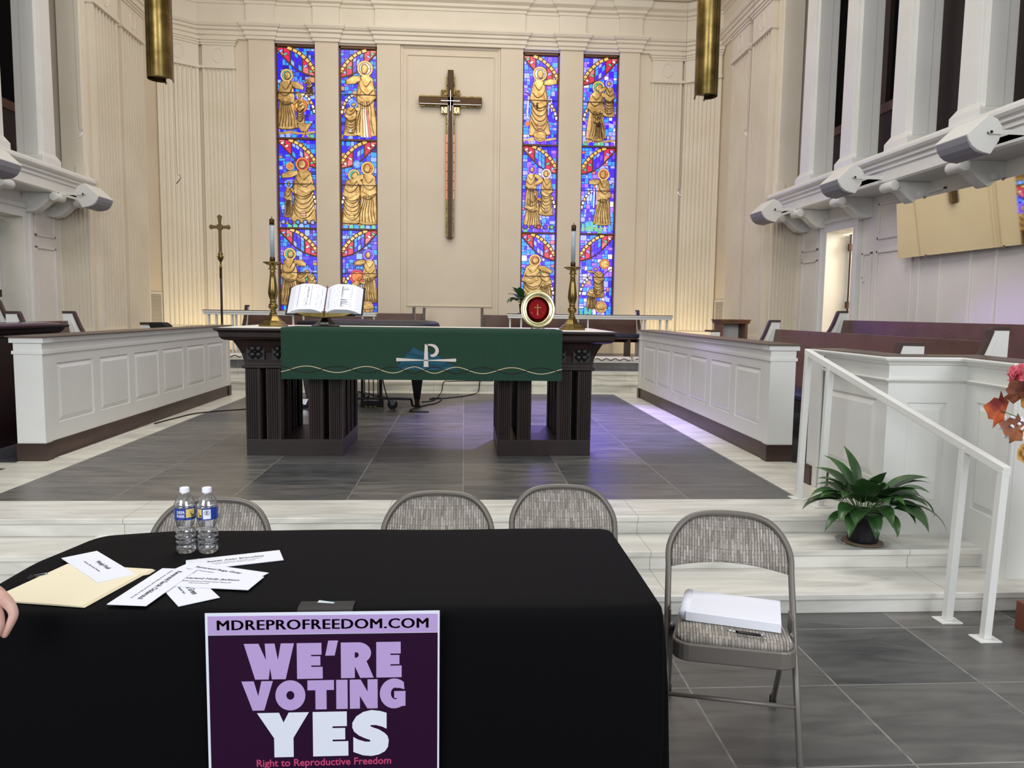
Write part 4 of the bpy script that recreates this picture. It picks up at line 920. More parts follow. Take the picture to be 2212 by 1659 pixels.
# ============================================================ SANCTUARY RAILS, PEWS, KNEELERS
for s, sn in ((1, 'right'), (-1, 'left')):
    t = thing('altar_rail', (mir(2.2, s), 12.95, .73), 'white open communion rail at the back, %s of the centre aisle' % sn, 'rail')
    ox = t.location.x; f = lambda x: mir(x, s)-ox
    xa_, xb_ = (.74, 3.56)
    mb = MB(); mb.box(f(xa_), f(xb_), -.10, .10, .70, .765); mb.box(f(xa_-.02), f(xb_+.02), -.12, .12, .742, .765); mb.build('top_rail', M['white'], t, bevel=.005)
    B(f(xa_-.01), f(xb_+.01), -.11, .11, .765, .779).build('cap_board', M['capwood'], t, bevel=.003)
    for xx in (.78, .97, 1.95, 2.12, 3.06, 3.12, 3.38, 3.5):
        B(f(xx-.014), f(xx+.014), -.02, .02, .0, .70).build('baluster', M['white'], t, bevel=.003)
    for k in range(4):
        a = .80+k*.69; q = thing('kneeler', (mir(a+.33, s), 12.735, .7305), '', 'cushion', group='kneelers along the communion rail')
        q['label'] = 'cream kneeling cushion with brown wavy edge by the %s communion rail' % sn
        mb = MB(); mb.rings([[(x*.325, y*.085-.0, z) for x, y in ((-1, -1), (1, -1), (1, 1), (-1, 1))] for z in (0.0, .035)]+[[(x*.31, y*.075, .07) for x, y in ((-1, -1), (1, -1), (1, 1), (-1, 1))]]); mb.build('pad', M['linen'], q, bevel=.012)
        mb = MB(); ribquads(mb, [(-.3+.6*i/40, .026+.014*math.sin(i*.62)) for i in range(41)], .014, lambda a_, b_, c_: (a_, -.086-c_, b_), 0, .003); mb.build('wavy_border', M['basewood'], q)
def pew(name, loc, rz, length, label, back=.86, seat=.42, ends=(1, 1), group=None, endtop=None):
    # local: sitter faces -Y, pew runs along X from 0 to length
    t = thing(name, loc, label, 'pew', rz, group); et = endtop or back+.06
    mb = MB(); mb.yz([(.30, seat-.12), (.325, seat-.12), (.44, back), (.415, back)], .03, length-.03); mb.build('backrest', M['pewwood'], t, bevel=.003)
    mb = MB(); mb.yz([(-.10, seat-.05), (.33, seat-.07), (.33, seat-.04), (-.10, seat-.02)], .03, length-.03); mb.build('seat', M['pewwood'], t, bevel=.004)
    mb = MB(); mb.yz([(-.115, seat-.018), (.31, seat-.04), (.30, seat+.028), (.0, seat+.045), (-.10, seat+.04)], .035, length-.035); mb.build('cushion', M['navy'], t, bevel=.014)
    n_ = max(2, int(length/1.6)+1)
    mb = MB()
    for k in range(n_): x = .25+(length-.5)*k/(n_-1); mb.box(x-.03, x+.03, -.02, .28, 0, seat-.05)
    mb.build('support', M['basewood'], t)
    for k, x in enumerate((0, length)):
        if not ends[k]: continue
        x0, x1 = (x, x+.04) if k == 0 else (x-.04, x)
        pr = [(-.16, 0), (.38, 0), (.46, seat), (.47, et), (.36, et), (.30, et-.10), (.22, et-.24), (.05, et-.34), (-.12, et-.36), (-.16, et-.38)]
        if endtop: pr = [(-.10, 0), (.40, 0), (.46, seat), (.47, et), (.35, et), (.33, et-.06), (.26, et-.22), (.12, et-.40), (-.05, et-.50), (-.10, et-.55)]
        e = MB().yz(pr, x0, x1).build('pew_end', M['white'], t, bevel=.004)
        fr_ = pr[3:]; 
        mb = MB(); ribquads(mb, [fr_[0]]+spl(fr_[1:], 3), .026, lambda a, b, c_: (c_, a, b), x0-.006, x1+.006); mb.build('cap_strip', M['capwood'] if False else M['basewood'], e)
        mb = MB()
        for dd in (.035,):
            q = [(a+(.0 if i else -.0), b-dd) for i, (a, b) in enumerate(spl(fr_[1:], 3))]
            ribquads(mb, [(a+.03, b-.045) for a, b in q], .008, lambda a, b, c_: (c_, a, b), x0-.005, x0)
            ribquads(mb, [(a+.03, b-.045) for a, b in q], .008, lambda a, b, c_: (c_, a, b), x1, x1+.005)
        mb.build('panel_moulding', M['white'], e)
    return t
pew('pew', (.30, 13.35, .73), 0, 2.88, 'brown wooden pew behind the right communion rail', .745, .40, endtop=.855)
pew('pew', (-3.86, 13.35, .73), 0, 2.98, 'long brown pew behind the left communion rail', .745, .40, endtop=.855)
pew('pew', (-2.2, 14.15, .73), 0, 1.46, 'second brown pew behind the left rail pew, only its aisle end showing', .75, .40, endtop=.85)
# choir pews facing the centre: rotate so the sitter faces the middle aisle
for s, sn in ((1, 'right'), (-1, 'left')):
    rz_ = -PI/2 if s > 0 else PI/2
    # local x -> world -y for s>0 (starts at far end), world +y for s<0
    def place(xb, yfar, ynear, z, lab, **k):
        ln = yfar-ynear
        if s > 0: return pew('choir_pew', (mir(xb, s), yfar, z), rz_, ln, lab, **k)
        return pew('choir_pew', (mir(xb, s), ynear, z), rz_, ln, lab, **k)
    e_ = (1, 1)
    place(3.28, 8.85, 5.0 if s > 0 else 7.75, .33, 'brown choir pew behind the %s white screen, lower row' % sn, back=1.045, seat=.42, ends=e_, endtop=1.14)
    place(4.26, 9.15, 4.4, .60, 'brown choir pew along the %s aisle wall, upper row' % sn, back=.89, seat=.42, ends=e_, endtop=.99)
o = thing('half_pew', (2.93, 4.93, .33), 'short white pew end with dark edge above the stair parapet', 'pew', 0)
mb = MB(); mb.xz([(-.16, 0), (.16, 0), (.16, 1.03), (.0, 1.03), (-.05, .88), (-.16, .70)], -.025, .025); mb.build('pew_end', M['white'], o, bevel=.004)
mb = MB(); ribquads(mb, [(.16, 1.03), (.0, 1.03), (-.05, .88), (-.16, .70)], .026, lambda a, b, c_: (a, c_, b), -.03, .03); mb.build('cap_strip', M['basewood'], o)
mb = MB(); ribquads(mb, [(.14, .93), (.03, .93), (-.02, .8), (-.12, .66)], .01, lambda a, b, c_: (a, c_, b), -.032, -.025); mb.build('panel_moulding', M['white'], o)
for s, sn, xx in ((1, 'right', 3.68), (-1, 'left', mir(3.96, -1)+.08)):
    o = thing('bench', (xx, 11.0 if s > 0 else 11.66, .33), 'low white bench end with dark top beyond the %s choir pew' % sn, 'bench')
    w = .095 if s > 0 else .19
    mb = MB(); mb.xz([(-.09, 0), (.09, 0), (.09, .95), (-.03, .95), (-.09, .82)] if s > 0 else [(-.19, 0), (-.03, 0), (-.03, .82), (-.08, .95), (-.19, .95)], -.02, .02); mb.build('bench_end', M['white'], o, bevel=.004)
    (B(-.04, .1, -.02, .3, .95, .975) if s > 0 else B(-.2, -.06, -.03, .3, .945, .98)).build('top_strip', M['basewood'], o)
    if s < 0: MB().xz([(-.08, .72), (.16, .72), (.17, .93), (.1, .98), (-.08, .98)], .0, .26).build('keyboard_case', M['blackmat'], o, bevel=.01)
# wooden stand right
o = thing('wooden_stand', (4.2, 11.75, .33), 'small brown wooden stand by the fluted pier on the right', 'stand')
mb = MB(); mb.box(-.25, .25, -.2, .2, 1.11, 1.135); mb.box(-.235, .235, -.185, .185, 1.07, 1.11); mb.box(-.245, .245, -.195, .195, 1.085, 1.1); mb.build('top', M['orgwood'], o, bevel=.006)
for x in (-.215, .175): B(x, x+.04, -.165, .165, 0, 1.07).build('side_panel', M['orgwood'], o, bevel=.003)
B(-.175, .175, .13, .15, .1, 1.07).build('back_slat', M['white'], o)
# organ console seen from behind on the left
o = thing('organ_console', (-4.09, 6.2, .33), 'dark wooden organ console with stepped cornice on the left', 'organ console')
mb = MB(); y0_, y1_ = -1.2, 1.40
P = [(-.29, y0_), (.29, y0_), (.29, y1_), (-.29, y1_)]
def rc(o_, z): return [(-.18-o_, y0_-o_, z), (.18+o_, y0_-o_, z), (.18+o_, y1_-.04+o_, z), (-.18-o_, y1_-.04+o_, z)]
mb.rings([rc(0, .0), rc(0, .93), rc(.015, .94), rc(.015, .955), rc(.035, .97), rc(.045, .99), rc(.05, 1.0), rc(.075, 1.01), rc(.08, 1.028)]); mb.build('case', M['altarwood'], o)
mb = MB(); mb.rings([rc(.04, 1.028), rc(.04, 1.036), rc(.0, 1.05), rc(-.06, 1.055)]); mb.build('lid', mat('violet_sheen_lid', C(74, 44, 66), .15), o)  # violet reflection of the windows is put into the lid colour
# ============================================================ GRAND PIANO
o = thing('grand_piano', (-1.2, 9.35, .33), 'black grand piano on a wheeled truck behind the altar', 'piano')
pl_ = [(-.76, -.05), (.76, -.05), (.76, .5), (.72, .8), (.5, 1.05), (.2, 1.15), (-.05, 1.35), (-.3, 1.5), (-.6, 1.5), (-.76, 1.3)]
plc = spl([Vector(p) for p in pl_], 4)
MB().xy(plc, .44, .98).build('case', M['black'], o, bevel=.01)
mb = MB(); mb.smooth = True; mb.rings([[(x*.6, .1+y*.5+.15, z) for x, y in circ(0, .5, .75, 20)] for z in (.44,)]+[[(x*.5, .25+y*.4+.05, .405) for x, y in circ(0, .5, .75, 20)]]); mb.build('soundboard_belly', M['black'], o)
B(-.72, .72, -.2, -.05, .52, .66).build('keybed', M['black'], o, bevel=.006)
for (x, y) in ((-.69, .05), (.62, .12), (-.35, 1.15)):
    g = MB(); rt = lambda r, z: [(x-r, y-r, z), (x+r, y-r, z), (x+r, y+r, z), (x-r, y+r, z)]
    g.rings([rt(.075, .44), rt(.07, .36), rt(.035, .10)]); lg = g.build('leg', M['black'], o, bevel=.004)
    g = MB(); g.rings([rt(.03, .10), rt(.028, .03)]); g.build('leg_ferrule', M['brassdk'], lg)
# pedal lyre
ly = MB()
for k in range(4): ly.tube([(-.02+.055*k, .02, .12), (-.02+.055*k, .02, .44)], .007, 6)
ly.box(-.06, -.03, -.01, .05, .1, .46); ly.box(.16, .20, -.01, .05, .1, .46); ly.box(-.06, .22, -.05, .06, .02, .10); lyo = ly.build('pedal_lyre', M['black'], o)
for k in range(3): B(.0+k*.055, .03+k*.055, -.12, -.03, .035, .045).build('pedal', M['brass'], lyo)
tr = MB(); tr.tube(spl([(-.62, -.0, .12), (.2, .0, .125), (.5, .0, .12), (.55, .02, .11), (.57, .05, .03), (.66, .1, .02)], 4), .014, 8); tr.tube([(-.35, 1.1, .12), (0, .2, .12)], .014, 8); tr.tube([(.3, 0, .12), (-.2, .8, .12)], .014, 8); tro = tr.build('truck_frame', M['black'], o)
for (x, y) in ((-.74, -.02), (.33, -.06), (-.3, 1.05)):
    w = MB(); w.smooth = True; w.rings([[(x+dx, y+r*math.cos(q), .062+r*math.sin(q)) for q in [2*PI*i/20 for i in range(20)]] for dx, r in ((-.014, .0), (-.014, .05), (-.01, .062), (.01, .062), (.014, .05), (.014, 0))]); w.smooth = False
    w = MB(); w.smooth = True; w.rings([[(x+r*math.cos(q), y+dx, .062+r*math.sin(q)) for q in [2*PI*i/20 for i in range(20)]] for dx, r in ((-.016, .02), (-.016, .05), (-.01, .062), (.01, .062), (.016, .05), (.016, .02))])
    wo = w.build('castor_wheel', M['blackmat'], tro)
    k = MB(); k.xz([(x-.035, .12), (x+.05, .12), (x+.02, .05), (x-.01, .05)], y-.026, y-.020); k.xz([(x-.035, .12), (x+.05, .12), (x+.02, .05), (x-.01, .05)], y+.020, y+.026); k.build('castor_fork', M['chrome'], wo)
o2 = thing('piano_cover', (-1.2, 9.35, .33), 'quilted black cover draped over the grand piano', 'cover')
mb = MB(); big = [Vector((p.x*1.04, p.y+(-.14 if p.y < .2 else .03))) for p in plc]
def sc_(k, dz, w=0): 
    return [(p.x*k, (p.y-.6)*k+.6, dz+w*math.sin(i*2.1)) for i, p in enumerate(big)]
mb.smooth = True; mb.rings([sc_(1.02, .80, .01), sc_(1.015, .9), sc_(1.0, 1.03, .004), sc_(.985, 1.06, .004), sc_(.93, 1.078, .003), sc_(.7, 1.082, .002), sc_(.3, 1.08)], False, True); co_ = mb.build('quilted_sheet', vary(mat('black_quilt', C(22, 20, 30), .5), C(18, 16, 24), C(32, 28, 42), 8), o2)
# ============================================================ FOLDING CHAIRS
def folding_chair(loc, rz, label):
    t = thing('folding_chair', loc, label, 'chair', rz, 'grey padded folding chairs')
    # inverted-U main frame, leaning back
    def fp(x, z): return (x, -.30+.50*z/.78, z)
    hw = .222; pts = [fp(-hw, .012), fp(-hw, .30), fp(-hw, .50), fp(-hw, .585)]
    arc = [(-hw, .585), (-.222, .65), (-.198, .705), (-.155, .748), (-.095, .769), (0, .775), (.095, .769), (.155, .748), (.198, .705), (.222, .65), (hw, .585)]
    pts = pts[:-1]+[tuple(v) for v in spl([fp(*a) for a in arc], 4)]+[fp(hw, .50), fp(hw, .30), fp(hw, .012)]
    mb = MB(); mb.smooth = True; mb.tube(pts, .0115, 10); fr = mb.build('main_frame', M['metal'], t)
    for sg in (-1, 1):
        mb = MB(); mb.smooth = True; mb.tube([(sg*.205, -.10, .43), (sg*.205, .06, .30), (sg*.205, .245, .012)], .010, 10)
        lg = mb.build('rear_leg', M['metal'], t)
        mb = MB(); mb.smooth = True; mb.lathe([(.0, 0), (.0135, .0), (.0135, .03), (.011, .034)], (sg*.205, .25, 0), 12); mb.build('rubber_foot', M['blackmat'], lg)
        mb = MB(); mb.smooth = True; mb.lathe([(.0, 0), (.0145, .0), (.0145, .03), (.012, .034)], (sg*hw, -.297, 0), 12); mb.build('rubber_foot', M['blackmat'], fr)
        B(sg*.212-.003, sg*.212+.003, -.06, .03, .40, .47).build('hinge_plate', M['metal'], t, bevel=.002)
    mb = MB(); mb.smooth = True; mb.tube([fp(-hw, .205), fp(hw, .205)], .008, 8); mb.build('front_stretcher', M['metal'], t)
    mb = MB(); mb.smooth = True; mb.tube([(-.205, -.02, .365), (.205, -.02, .365)], .008, 8); mb.build('seat_crossbar', M['metal'], t)
    # seat pan: rounded trapezoid
    def rt(k, z, w0=.205, w1=.175, y0=-.245, y1=.145, r=.055):
        P = []
        for (cx_, cy_, a0) in ((w0-r, y0+r, -PI/2), (w1-r, y1-r, 0), (-w1+r, y1-r, PI/2), (-w0+r, y0+r, PI)):
            for i in range(6): a = a0+PI/2*i/5; P.append(((cx_+r*math.cos(a))*k, (cy_+r*math.sin(a)+.05)*k-.05, z))
        return P
    mb = MB(); mb.smooth = False; mb.rings([rt(.98, .364), rt(1, .369), rt(1, .422), rt(.985, .428), rt(.955, .428)]); mb.build('seat_pan', M['metal'], t, bevel=.002)
    mb = MB(); mb.smooth = True; mb.rings([rt(.95, .425), rt(.955, .437), rt(.93, .448), rt(.85, .455), rt(.6, .459), rt(.2, .460)]); mb.build('seat_pad', M['fabric'], t)
    # curved back pad filling the arch
    def bp(x, z, d):
        y0 = -.30+.50*z/.78; bow = .035*(1-(x/.22)**2); return (x, y0+bow+d, z)
    outline = []
    low = [(x, .600+.016*(1-(x/.21)**2)-.012) for x in [-.212+.424*i/14 for i in range(15)]]
    up = [(.214, .62), (.208, .66), (.186, .702), (.148, .738), (.092, .759), (0, .765), (-.092, .759), (-.148, .738), (-.186, .702), (-.208, .66), (-.214, .62)]
    outline = low+[tuple(v)[:2] for v in spl([(a, b, 0) for a, b in up], 3)]
    c = (0, .675)
    def ring(k, d): return [bp(c[0]+(x-c[0])*k, c[1]+(z-c[1])*k, d) for x, z in outline]
    mb = MB(); mb.smooth = True; mb.rings([ring(.97, .008), ring(1.0, .0), ring(.985, -.010), ring(.93, -.017), ring(.75, -.02), ring(.4, -.021), ring(.1, -.021)]); mb.build('back_pad', M['fabric'], t)
    mb = MB(); mb.rings([ring(.985, .009), ring(.985, .013)]); mb.build('back_shell', M['metal'], t)
    return t
ch = folding_chair((.978, 2.63, 0), math.radians(-15), 'grey patterned folding chair holding the white binder, right of the black table')
dup(ch, (-.985, 2.86, 0), math.radians(2), 'grey patterned folding chair behind the two water bottles')
dup(ch, (-.105, 2.965, 0), math.radians(-1), 'grey patterned folding chair behind the middle of the black table')
dup(ch, (.428, 3.08, 0), math.radians(-3), 'grey patterned folding chair behind the right end of the black table')
# ============================================================ TABLE AND CLOTH
TX0, TX1, TY0, TY1, TZ = -1.345, .555, 1.975, 2.745, .742
t = thing('folding_table', ((TX0+TX1)/2, (TY0+TY1)/2, 0), 'long folding table hidden under the black cloth', 'table')
B(-.90, .90, -.36, .36, .70, .735).build('table_top', M['speaker'], t, bevel=.01)
for sx in (-1, 1):
    for sy in (-1, 1):
        mb = MB(); mb.tube([(sx*.84, sy*.30, 0), (sx*.84, sy*.30, .70)], .014, 8); mb.build('leg', M['metal'], t)
o = thing('tablecloth', ((TX0+TX1)/2, (TY0+TY1)/2, 0), 'black fabric tablecloth draped to the floor over the front table', 'tablecloth')
hxw, hyw = (TX1-TX0)/2, (TY1-TY0)/2
def rrect(ox_, oy_, z, r=.03, wav=0, n_=10, drop=0):
    P = []; a_, b_ = hxw+ox_, hyw+oy_; r = max(r, .004)
    segs = [((a_-r, -b_+r), -PI/2), ((a_-r, b_-r), 0), ((-a_+r, b_-r), PI/2), ((-a_+r, -b_+r), PI)]
    raw = []
    for k, ((cx_, cy_), a0) in enumerate(segs):
        for i in range(9): a = a0+PI/2*i/8; raw.append((cx_+r*math.cos(a), cy_+r*math.sin(a)))
        nx = segs[(k+1) % 4]; e = (nx[0][0]+r*math.cos(nx[1]), nx[0][1]+r*math.sin(nx[1])); s_ = raw[-1]
        m = 26 if k in (1, 3) else 12
        for i in range(1, m): raw.append((s_[0]+(e[0]-s_[0])*i/m, s_[1]+(e[1]-s_[1])*i/m))
    N = len(raw)
    for i, (x, y) in enumerate(raw):
        # soft hanging folds, calm along the front where the sign hangs
        fz_ = wav*(math.sin(i*.9)+.6*math.sin(i*1.7+1))*(.25 if y < -b_+.02 else 1)
        # left back corner rounds off and sags
        cl = max(0, 1-math.hypot(x+a_, y-b_)/.34); 
        L_ = math.hypot(x, y) or 1
        zz = .5 if (y > b_-.06 and z < .5 and abs(x) < a_-.03) else z
        P.append((x*(1+fz_/L_)+cl*.05, y*(1+fz_/L_)-cl*.03, zz-drop*cl+.0015*math.sin(x*9+y*5)*(1 if z > .7 else 0)))
    return P
mb = MB(); mb.smooth = True
R = [rrect(.028, .028, .004, .07, .012), rrect(.024, .022, .25, .06, .010), rrect(.016, .014, .5, .045, .006), rrect(.006, .006, .66, .03, .002), rrect(0, 0, .715, .025), rrect(-.003, -.003, .732, .028, 0, 10, .012), rrect(-.012, -.012, TZ, .04, 0, 10, .010), rrect(-.03, -.03, TZ+.003, .05, 0, 10, .006), rrect(-.12, -.10, TZ+.003, .05, 0, 10, .002), rrect(-.3, -.25, TZ+.003, .04), rrect(-.6, -.35, TZ+.003, .02)]
mb.rings(R, False, True); mb.build('draped_fabric', M['cloth'], o, fix=True)
def hemstitch(): pass
# ============================================================ SIGN
SX0, SZ1, SW = -.661, .759, .602
t = thing('yard_sign', (SX0, 1.928, .30), 'purple voting sign with white border taped to the front of the black cloth', 'sign')
TS = lambda u, v, d: (u, -d, v)   # sign space: u right, v up from z=.30
B(0, SW, -.0, .004, .0, .459).build('sign_board', M['signwhite'], t)
MB().box(.007, SW-.005, -.0008, 0, .402, .452).build('header_band', M['lilac'], t)
MB().box(.007, SW-.005, -.0008, 0, .004, .4005).build('purple_field', M['purple'], t)
for sh_ in (0, .0012, .0024): letter('header_lettering', 'MDREPROFREEDOM.COM', lambda a, b, c_: (.0298+sh_+a, -.0008-c_, .4145+b), .541, .0265, M['purple'], t, 0, 1.06, .0006)
def glyph(ch_):
    A = lambda cx_, cy_, rx, ry, a0, a1, n_=16: [(cx_+rx*math.cos(math.radians(a0+(a1-a0)*i/n_)), cy_+ry*math.sin(math.radians(a0+(a1-a0)*i/n_))) for i in range(n_+1)]
    g = {'W': ([[(0, 1), (.46, 1), (.685, .54), (.655, 1), (.96, 1), (1.06, .54), (1.155, 1), (1.57, 1), (1.295, 0), (.86, 0), (.81, .32), (.76, 0), (.335, 0)]], 1.57),
     'E': ([[(0, 1), (.78, 1), (.78, .67), (.45, .67), (.45, .63), (.74, .63), (.74, .37), (.45, .37), (.45, .33), (.81, .33), (.81, 0), (0, 0)]], .81),
     "'": ([[(.10, 1.06), (.41, 1.06), (.30, .64), (0, .64)]], .41),
     'R': ([[(0, 1), (.50, 1)]+A(.55, .70, .41, .30, 88, -50, 14)+[(1.04, 0), (.61, 0), (.44, .33), (.44, 0), (0, 0)], [(.44, .72), (.50, .72), (.55, .70), (.57, .645), (.55, .60), (.50, .57), (.44, .57)]], 1.04),
     'V': ([[(0, 1), (.47, 1), (.63, .49), (.76, 1), (1.2, 1), (.85, 0), (.41, 0)]], 1.2),
     'O': ([A(.575, .5, .575, .515, 0, 360, 40)[:-1], A(.575, .5, .155, .15, 0, 360, 20)[:-1]], 1.15),
     'T': ([[(0, 1), (1.02, 1), (1.02, .66), (.73, .66), (.73, 0), (.30, 0), (.30, .66), (0, .66)]], 1.02),
     'I': ([[(0, 0), (0, 1), (.44, 1), (.44, 0)]], .44),
     'N': ([[(0, 0), (0, 1), (.42, 1), (.69, .58), (.69, 1), (1.08, 1), (1.08, 0), (.68, 0), (.39, .43), (.39, 0)]], 1.08),
     'G': ([A(.56, .5, .56, .515, 48, 300, 30)+[(1.0, .07), (1.0, .58), (.56, .58), (.56, .34), (.67, .34), (.66, .31)]+A(.60, .5, .17, .20, -68, -300, 18)+[(.70, .70), (.96, .64)]], 1.0),
     'Y': ([[(0, 1), (.5, 1), (.60, .78), (.72, 1), (1.18, 1), (.82, .43), (.82, 0), (.38, 0), (.38, .43)]], 1.18),
     'S': ([[(.80, .95), (.65, .995), (.45, 1.02), (.26, .98), (.10, .88), (.01, .74), (.01, .63), (.05, .54), (.16, .45), (.30, .385), (.42, .345), (.42, .305), (.30, .31), (.14, .36), (.03, .42), (.03, .08), (.25, .0), (.45, -.02), (.62, .01), (.76, .08), (.83, .18), (.85, .33), (.82, .43), (.75, .50), (.62, .58), (.50, .62), (.43, .65), (.43, .68), (.55, .68), (.70, .64), (.80, .59)]], .85)}
    return g[ch_]
def heavy(body, x0, x1, z0, z1, m, nm):
    gap = .085; tot = sum(glyph(c_)[1] for c_ in body)+gap*(len(body)-1); sx = (x1-x0)/tot; x = 0
    cu = bpy.data.curves.new('g', 'CURVE'); cu.dimensions = '2D'; cu.fill_mode = 'BOTH'
    for c_ in body:
        if c_ == "'": x -= .03*0
        sp, w_ = glyph(c_)
        for P in sp:
            s_ = cu.splines.new('POLY'); s_.points.add(len(P)-1); s_.use_cyclic_u = True
            for i, p in enumerate(P): s_.points[i].co = ((x+p[0])*sx, p[1]*(z1-z0), 0, 1)
        x += w_+gap
    ob = bpy.data.objects.new('g', cu); COL.objects.link(ob); me = bpy.data.meshes.new_from_object(ob.evaluated_get(bpy.context.evaluated_depsgraph_get()))
    vs = [v.co.copy() for v in me.vertices]; fs = [list(p.vertices) for p in me.polygons]
    bpy.data.objects.remove(ob); bpy.data.curves.remove(cu); bpy.data.meshes.remove(me)
    g = MB(); g.add([(x0+v.x, -.0016, z0+v.y) for v in vs], fs); return g.build(nm, m, t, fix=False)
heavy("WE'RE", .097, .503, .2805, .3775, M['lilac'], 'bold_lettering')
heavy("VOTING", .089, .513, .196, .276, M['lilac'], 'bold_lettering')
heavy("YES", .127, .469, .066, .189, M['signwhite'], 'bold_lettering')
letter('small_lettering', 'Right to Reproductive Freedom', lambda a, b, c_: (.124+a, -.0008-c_, .034+b), .351, .026, M['signpink'], t, .014, 1, .0006)
t = thing('tape', (-.365, 2.0, TZ+.004), 'strip of black tape holding the sign over the table edge', 'tape')
mb = MB(); mb.rings([[(x, y, z) for x in (-.073, .073)]+[(x, y+(.001 if z > -.01 else 0), z+.0015) for x in (.073, -.073)] for y, z in ((.028, .002), (-.008, .002), (-.022, -.002), (-.034, -.012), (-.046, -.02), (-.062, -.03))]); mb.build('tape_strip', mat('black_duct_tape', C(22, 22, 26), .6), t)
mb = MB(); mb.xy([(-.028, .020), (.018, .012), (.018, .020), (-.026, .036)], .005, .0058); mb.build('paper_scrap', mat('pale_blue_paper', C(206, 220, 228), .6), thing('paper_scrap_piece', (-.365, 2.0, TZ+.002), 'small pale blue scrap of paper above the black tape', 'paper'))
# ============================================================ PAPERS ON THE TABLE
def card(cx_, cy_, ang, layer, label, lines, L_=.285, W_=.108, off=(0, 0)):
    t = thing('name_card', (cx_, cy_, TZ+.0045+layer*.0022), label, 'card', math.radians(ang), 'folded name cards on the black table')
    mb = MB()
    mb.box(-L_/2, L_/2, -W_/2, W_/2, 0, .0006); mb.rings([[(x, -W_/2, .0008+a), (x, W_/2, .0008), (x, W_/2, .0013), (x, -W_/2, .0013+a)] for x, a in ((-L_/2, .0004), (L_/2, .0007))])
    mb.build('folded_sheet', M['paper'], t)
    for k, (tx, x0, y0, w_, h_) in enumerate(lines):
        letter('printed_name' if k == 0 else 'printed_line', tx, lambda a, b, c_, x0=x0, y0=y0: (x0+a, y0+b, .0021+c_), w_, h_, M['ink'], t, .01 if k == 0 else 0, 1, .0002)
card(-.84, 2.262, -112, 0, 'blank folded card peeping out at the back of the pile', [], .26, .10)
card(-.72, 2.385, 20, 0, 'folded name card at the back of the pile, nearest the water bottles', [('Rabbi Abbi Sharofsky', -.08, .002, .17, .015), ('The Jewish Federation of Greater Washington', -.07, -.012, .15, .006), ('Jewish Community Relations Council', -.06, -.024, .12, .006)])
card(-.735, 2.262, -22, 1, 'folded name card in the middle of the pile, mostly covered', [('Reverend Paige Getty', -.095, .012, .165, .015), ('Unitarian Universalist', -.11, -.006, .10, .006)])
card(-.735, 2.188, -9, 2, 'folded name card on the right of the pile, printed Reverend', [('Reverend Holly Jackson', -.095, .004, .18, .017), ('United Church of Christ Davis Memorial', -.08, -.012, .15, .007), ('Goodwill', -.05, -.026, .06, .006)])
card(-.792, 2.150, -55, 1, 'folded name card at the front of the pile, lying diagonally', [('Rev. Will Green', -.05, .0, .13, .018), ('Ames United Methodist Church', -.05, -.018, .11, .007)])
card(-.872, 2.146, -97, 3, 'folded name card on the left of the pile, text running towards the front', [('Reverend Sarah Odderstol', -.12, .004, .22, .016), ('Rector, Grace Episcopal Church Silver Spring', -.125, -.018, .22, .007)])
t = thing('manila_folder', (-1.105, 2.182, TZ+.0045), 'cream manila folder on the left end of the black table', 'folder', math.radians(-11))
mb = MB()
for k, dx in enumerate((0, .004, .008)): mb.xy([(-.145+dx*0, -.148), (.137-dx, -.15), (.14-dx, .10), (.152-dx, .112), (.15-dx, .146), (-.142, .146)], .0+k*.0016, .0012+k*.0016)
mb.build('folder_leaves', M['manila'], t)
card(-1.115, 2.328, -46, 2, 'folded name card lying across the cream folder', [('Wendy Frosh', -.045, .004, .10, .018), ("President, Reproductive Freedom", -.07, -.018, .13, .007)], .31, .104)
t = thing('binder_clip', (-1.258, 2.236, TZ+.010), 'small black binder clip on the left edge of the folder', 'clip', math.radians(-45))
MB().yz([(-.01, -.004), (.01, -.004), (.0, .004)], -.012, .012).build('clip_body', M['blackmat'], t)
mb = MB(); mb.tube(spl([(-.008, .008, .0), (-.007, .035, .0), (0, .040, .0), (.007, .035, .0), (.008, .008, .0)], 4), .0012, 6); mb.build('wire_handle', M['chrome'], t)
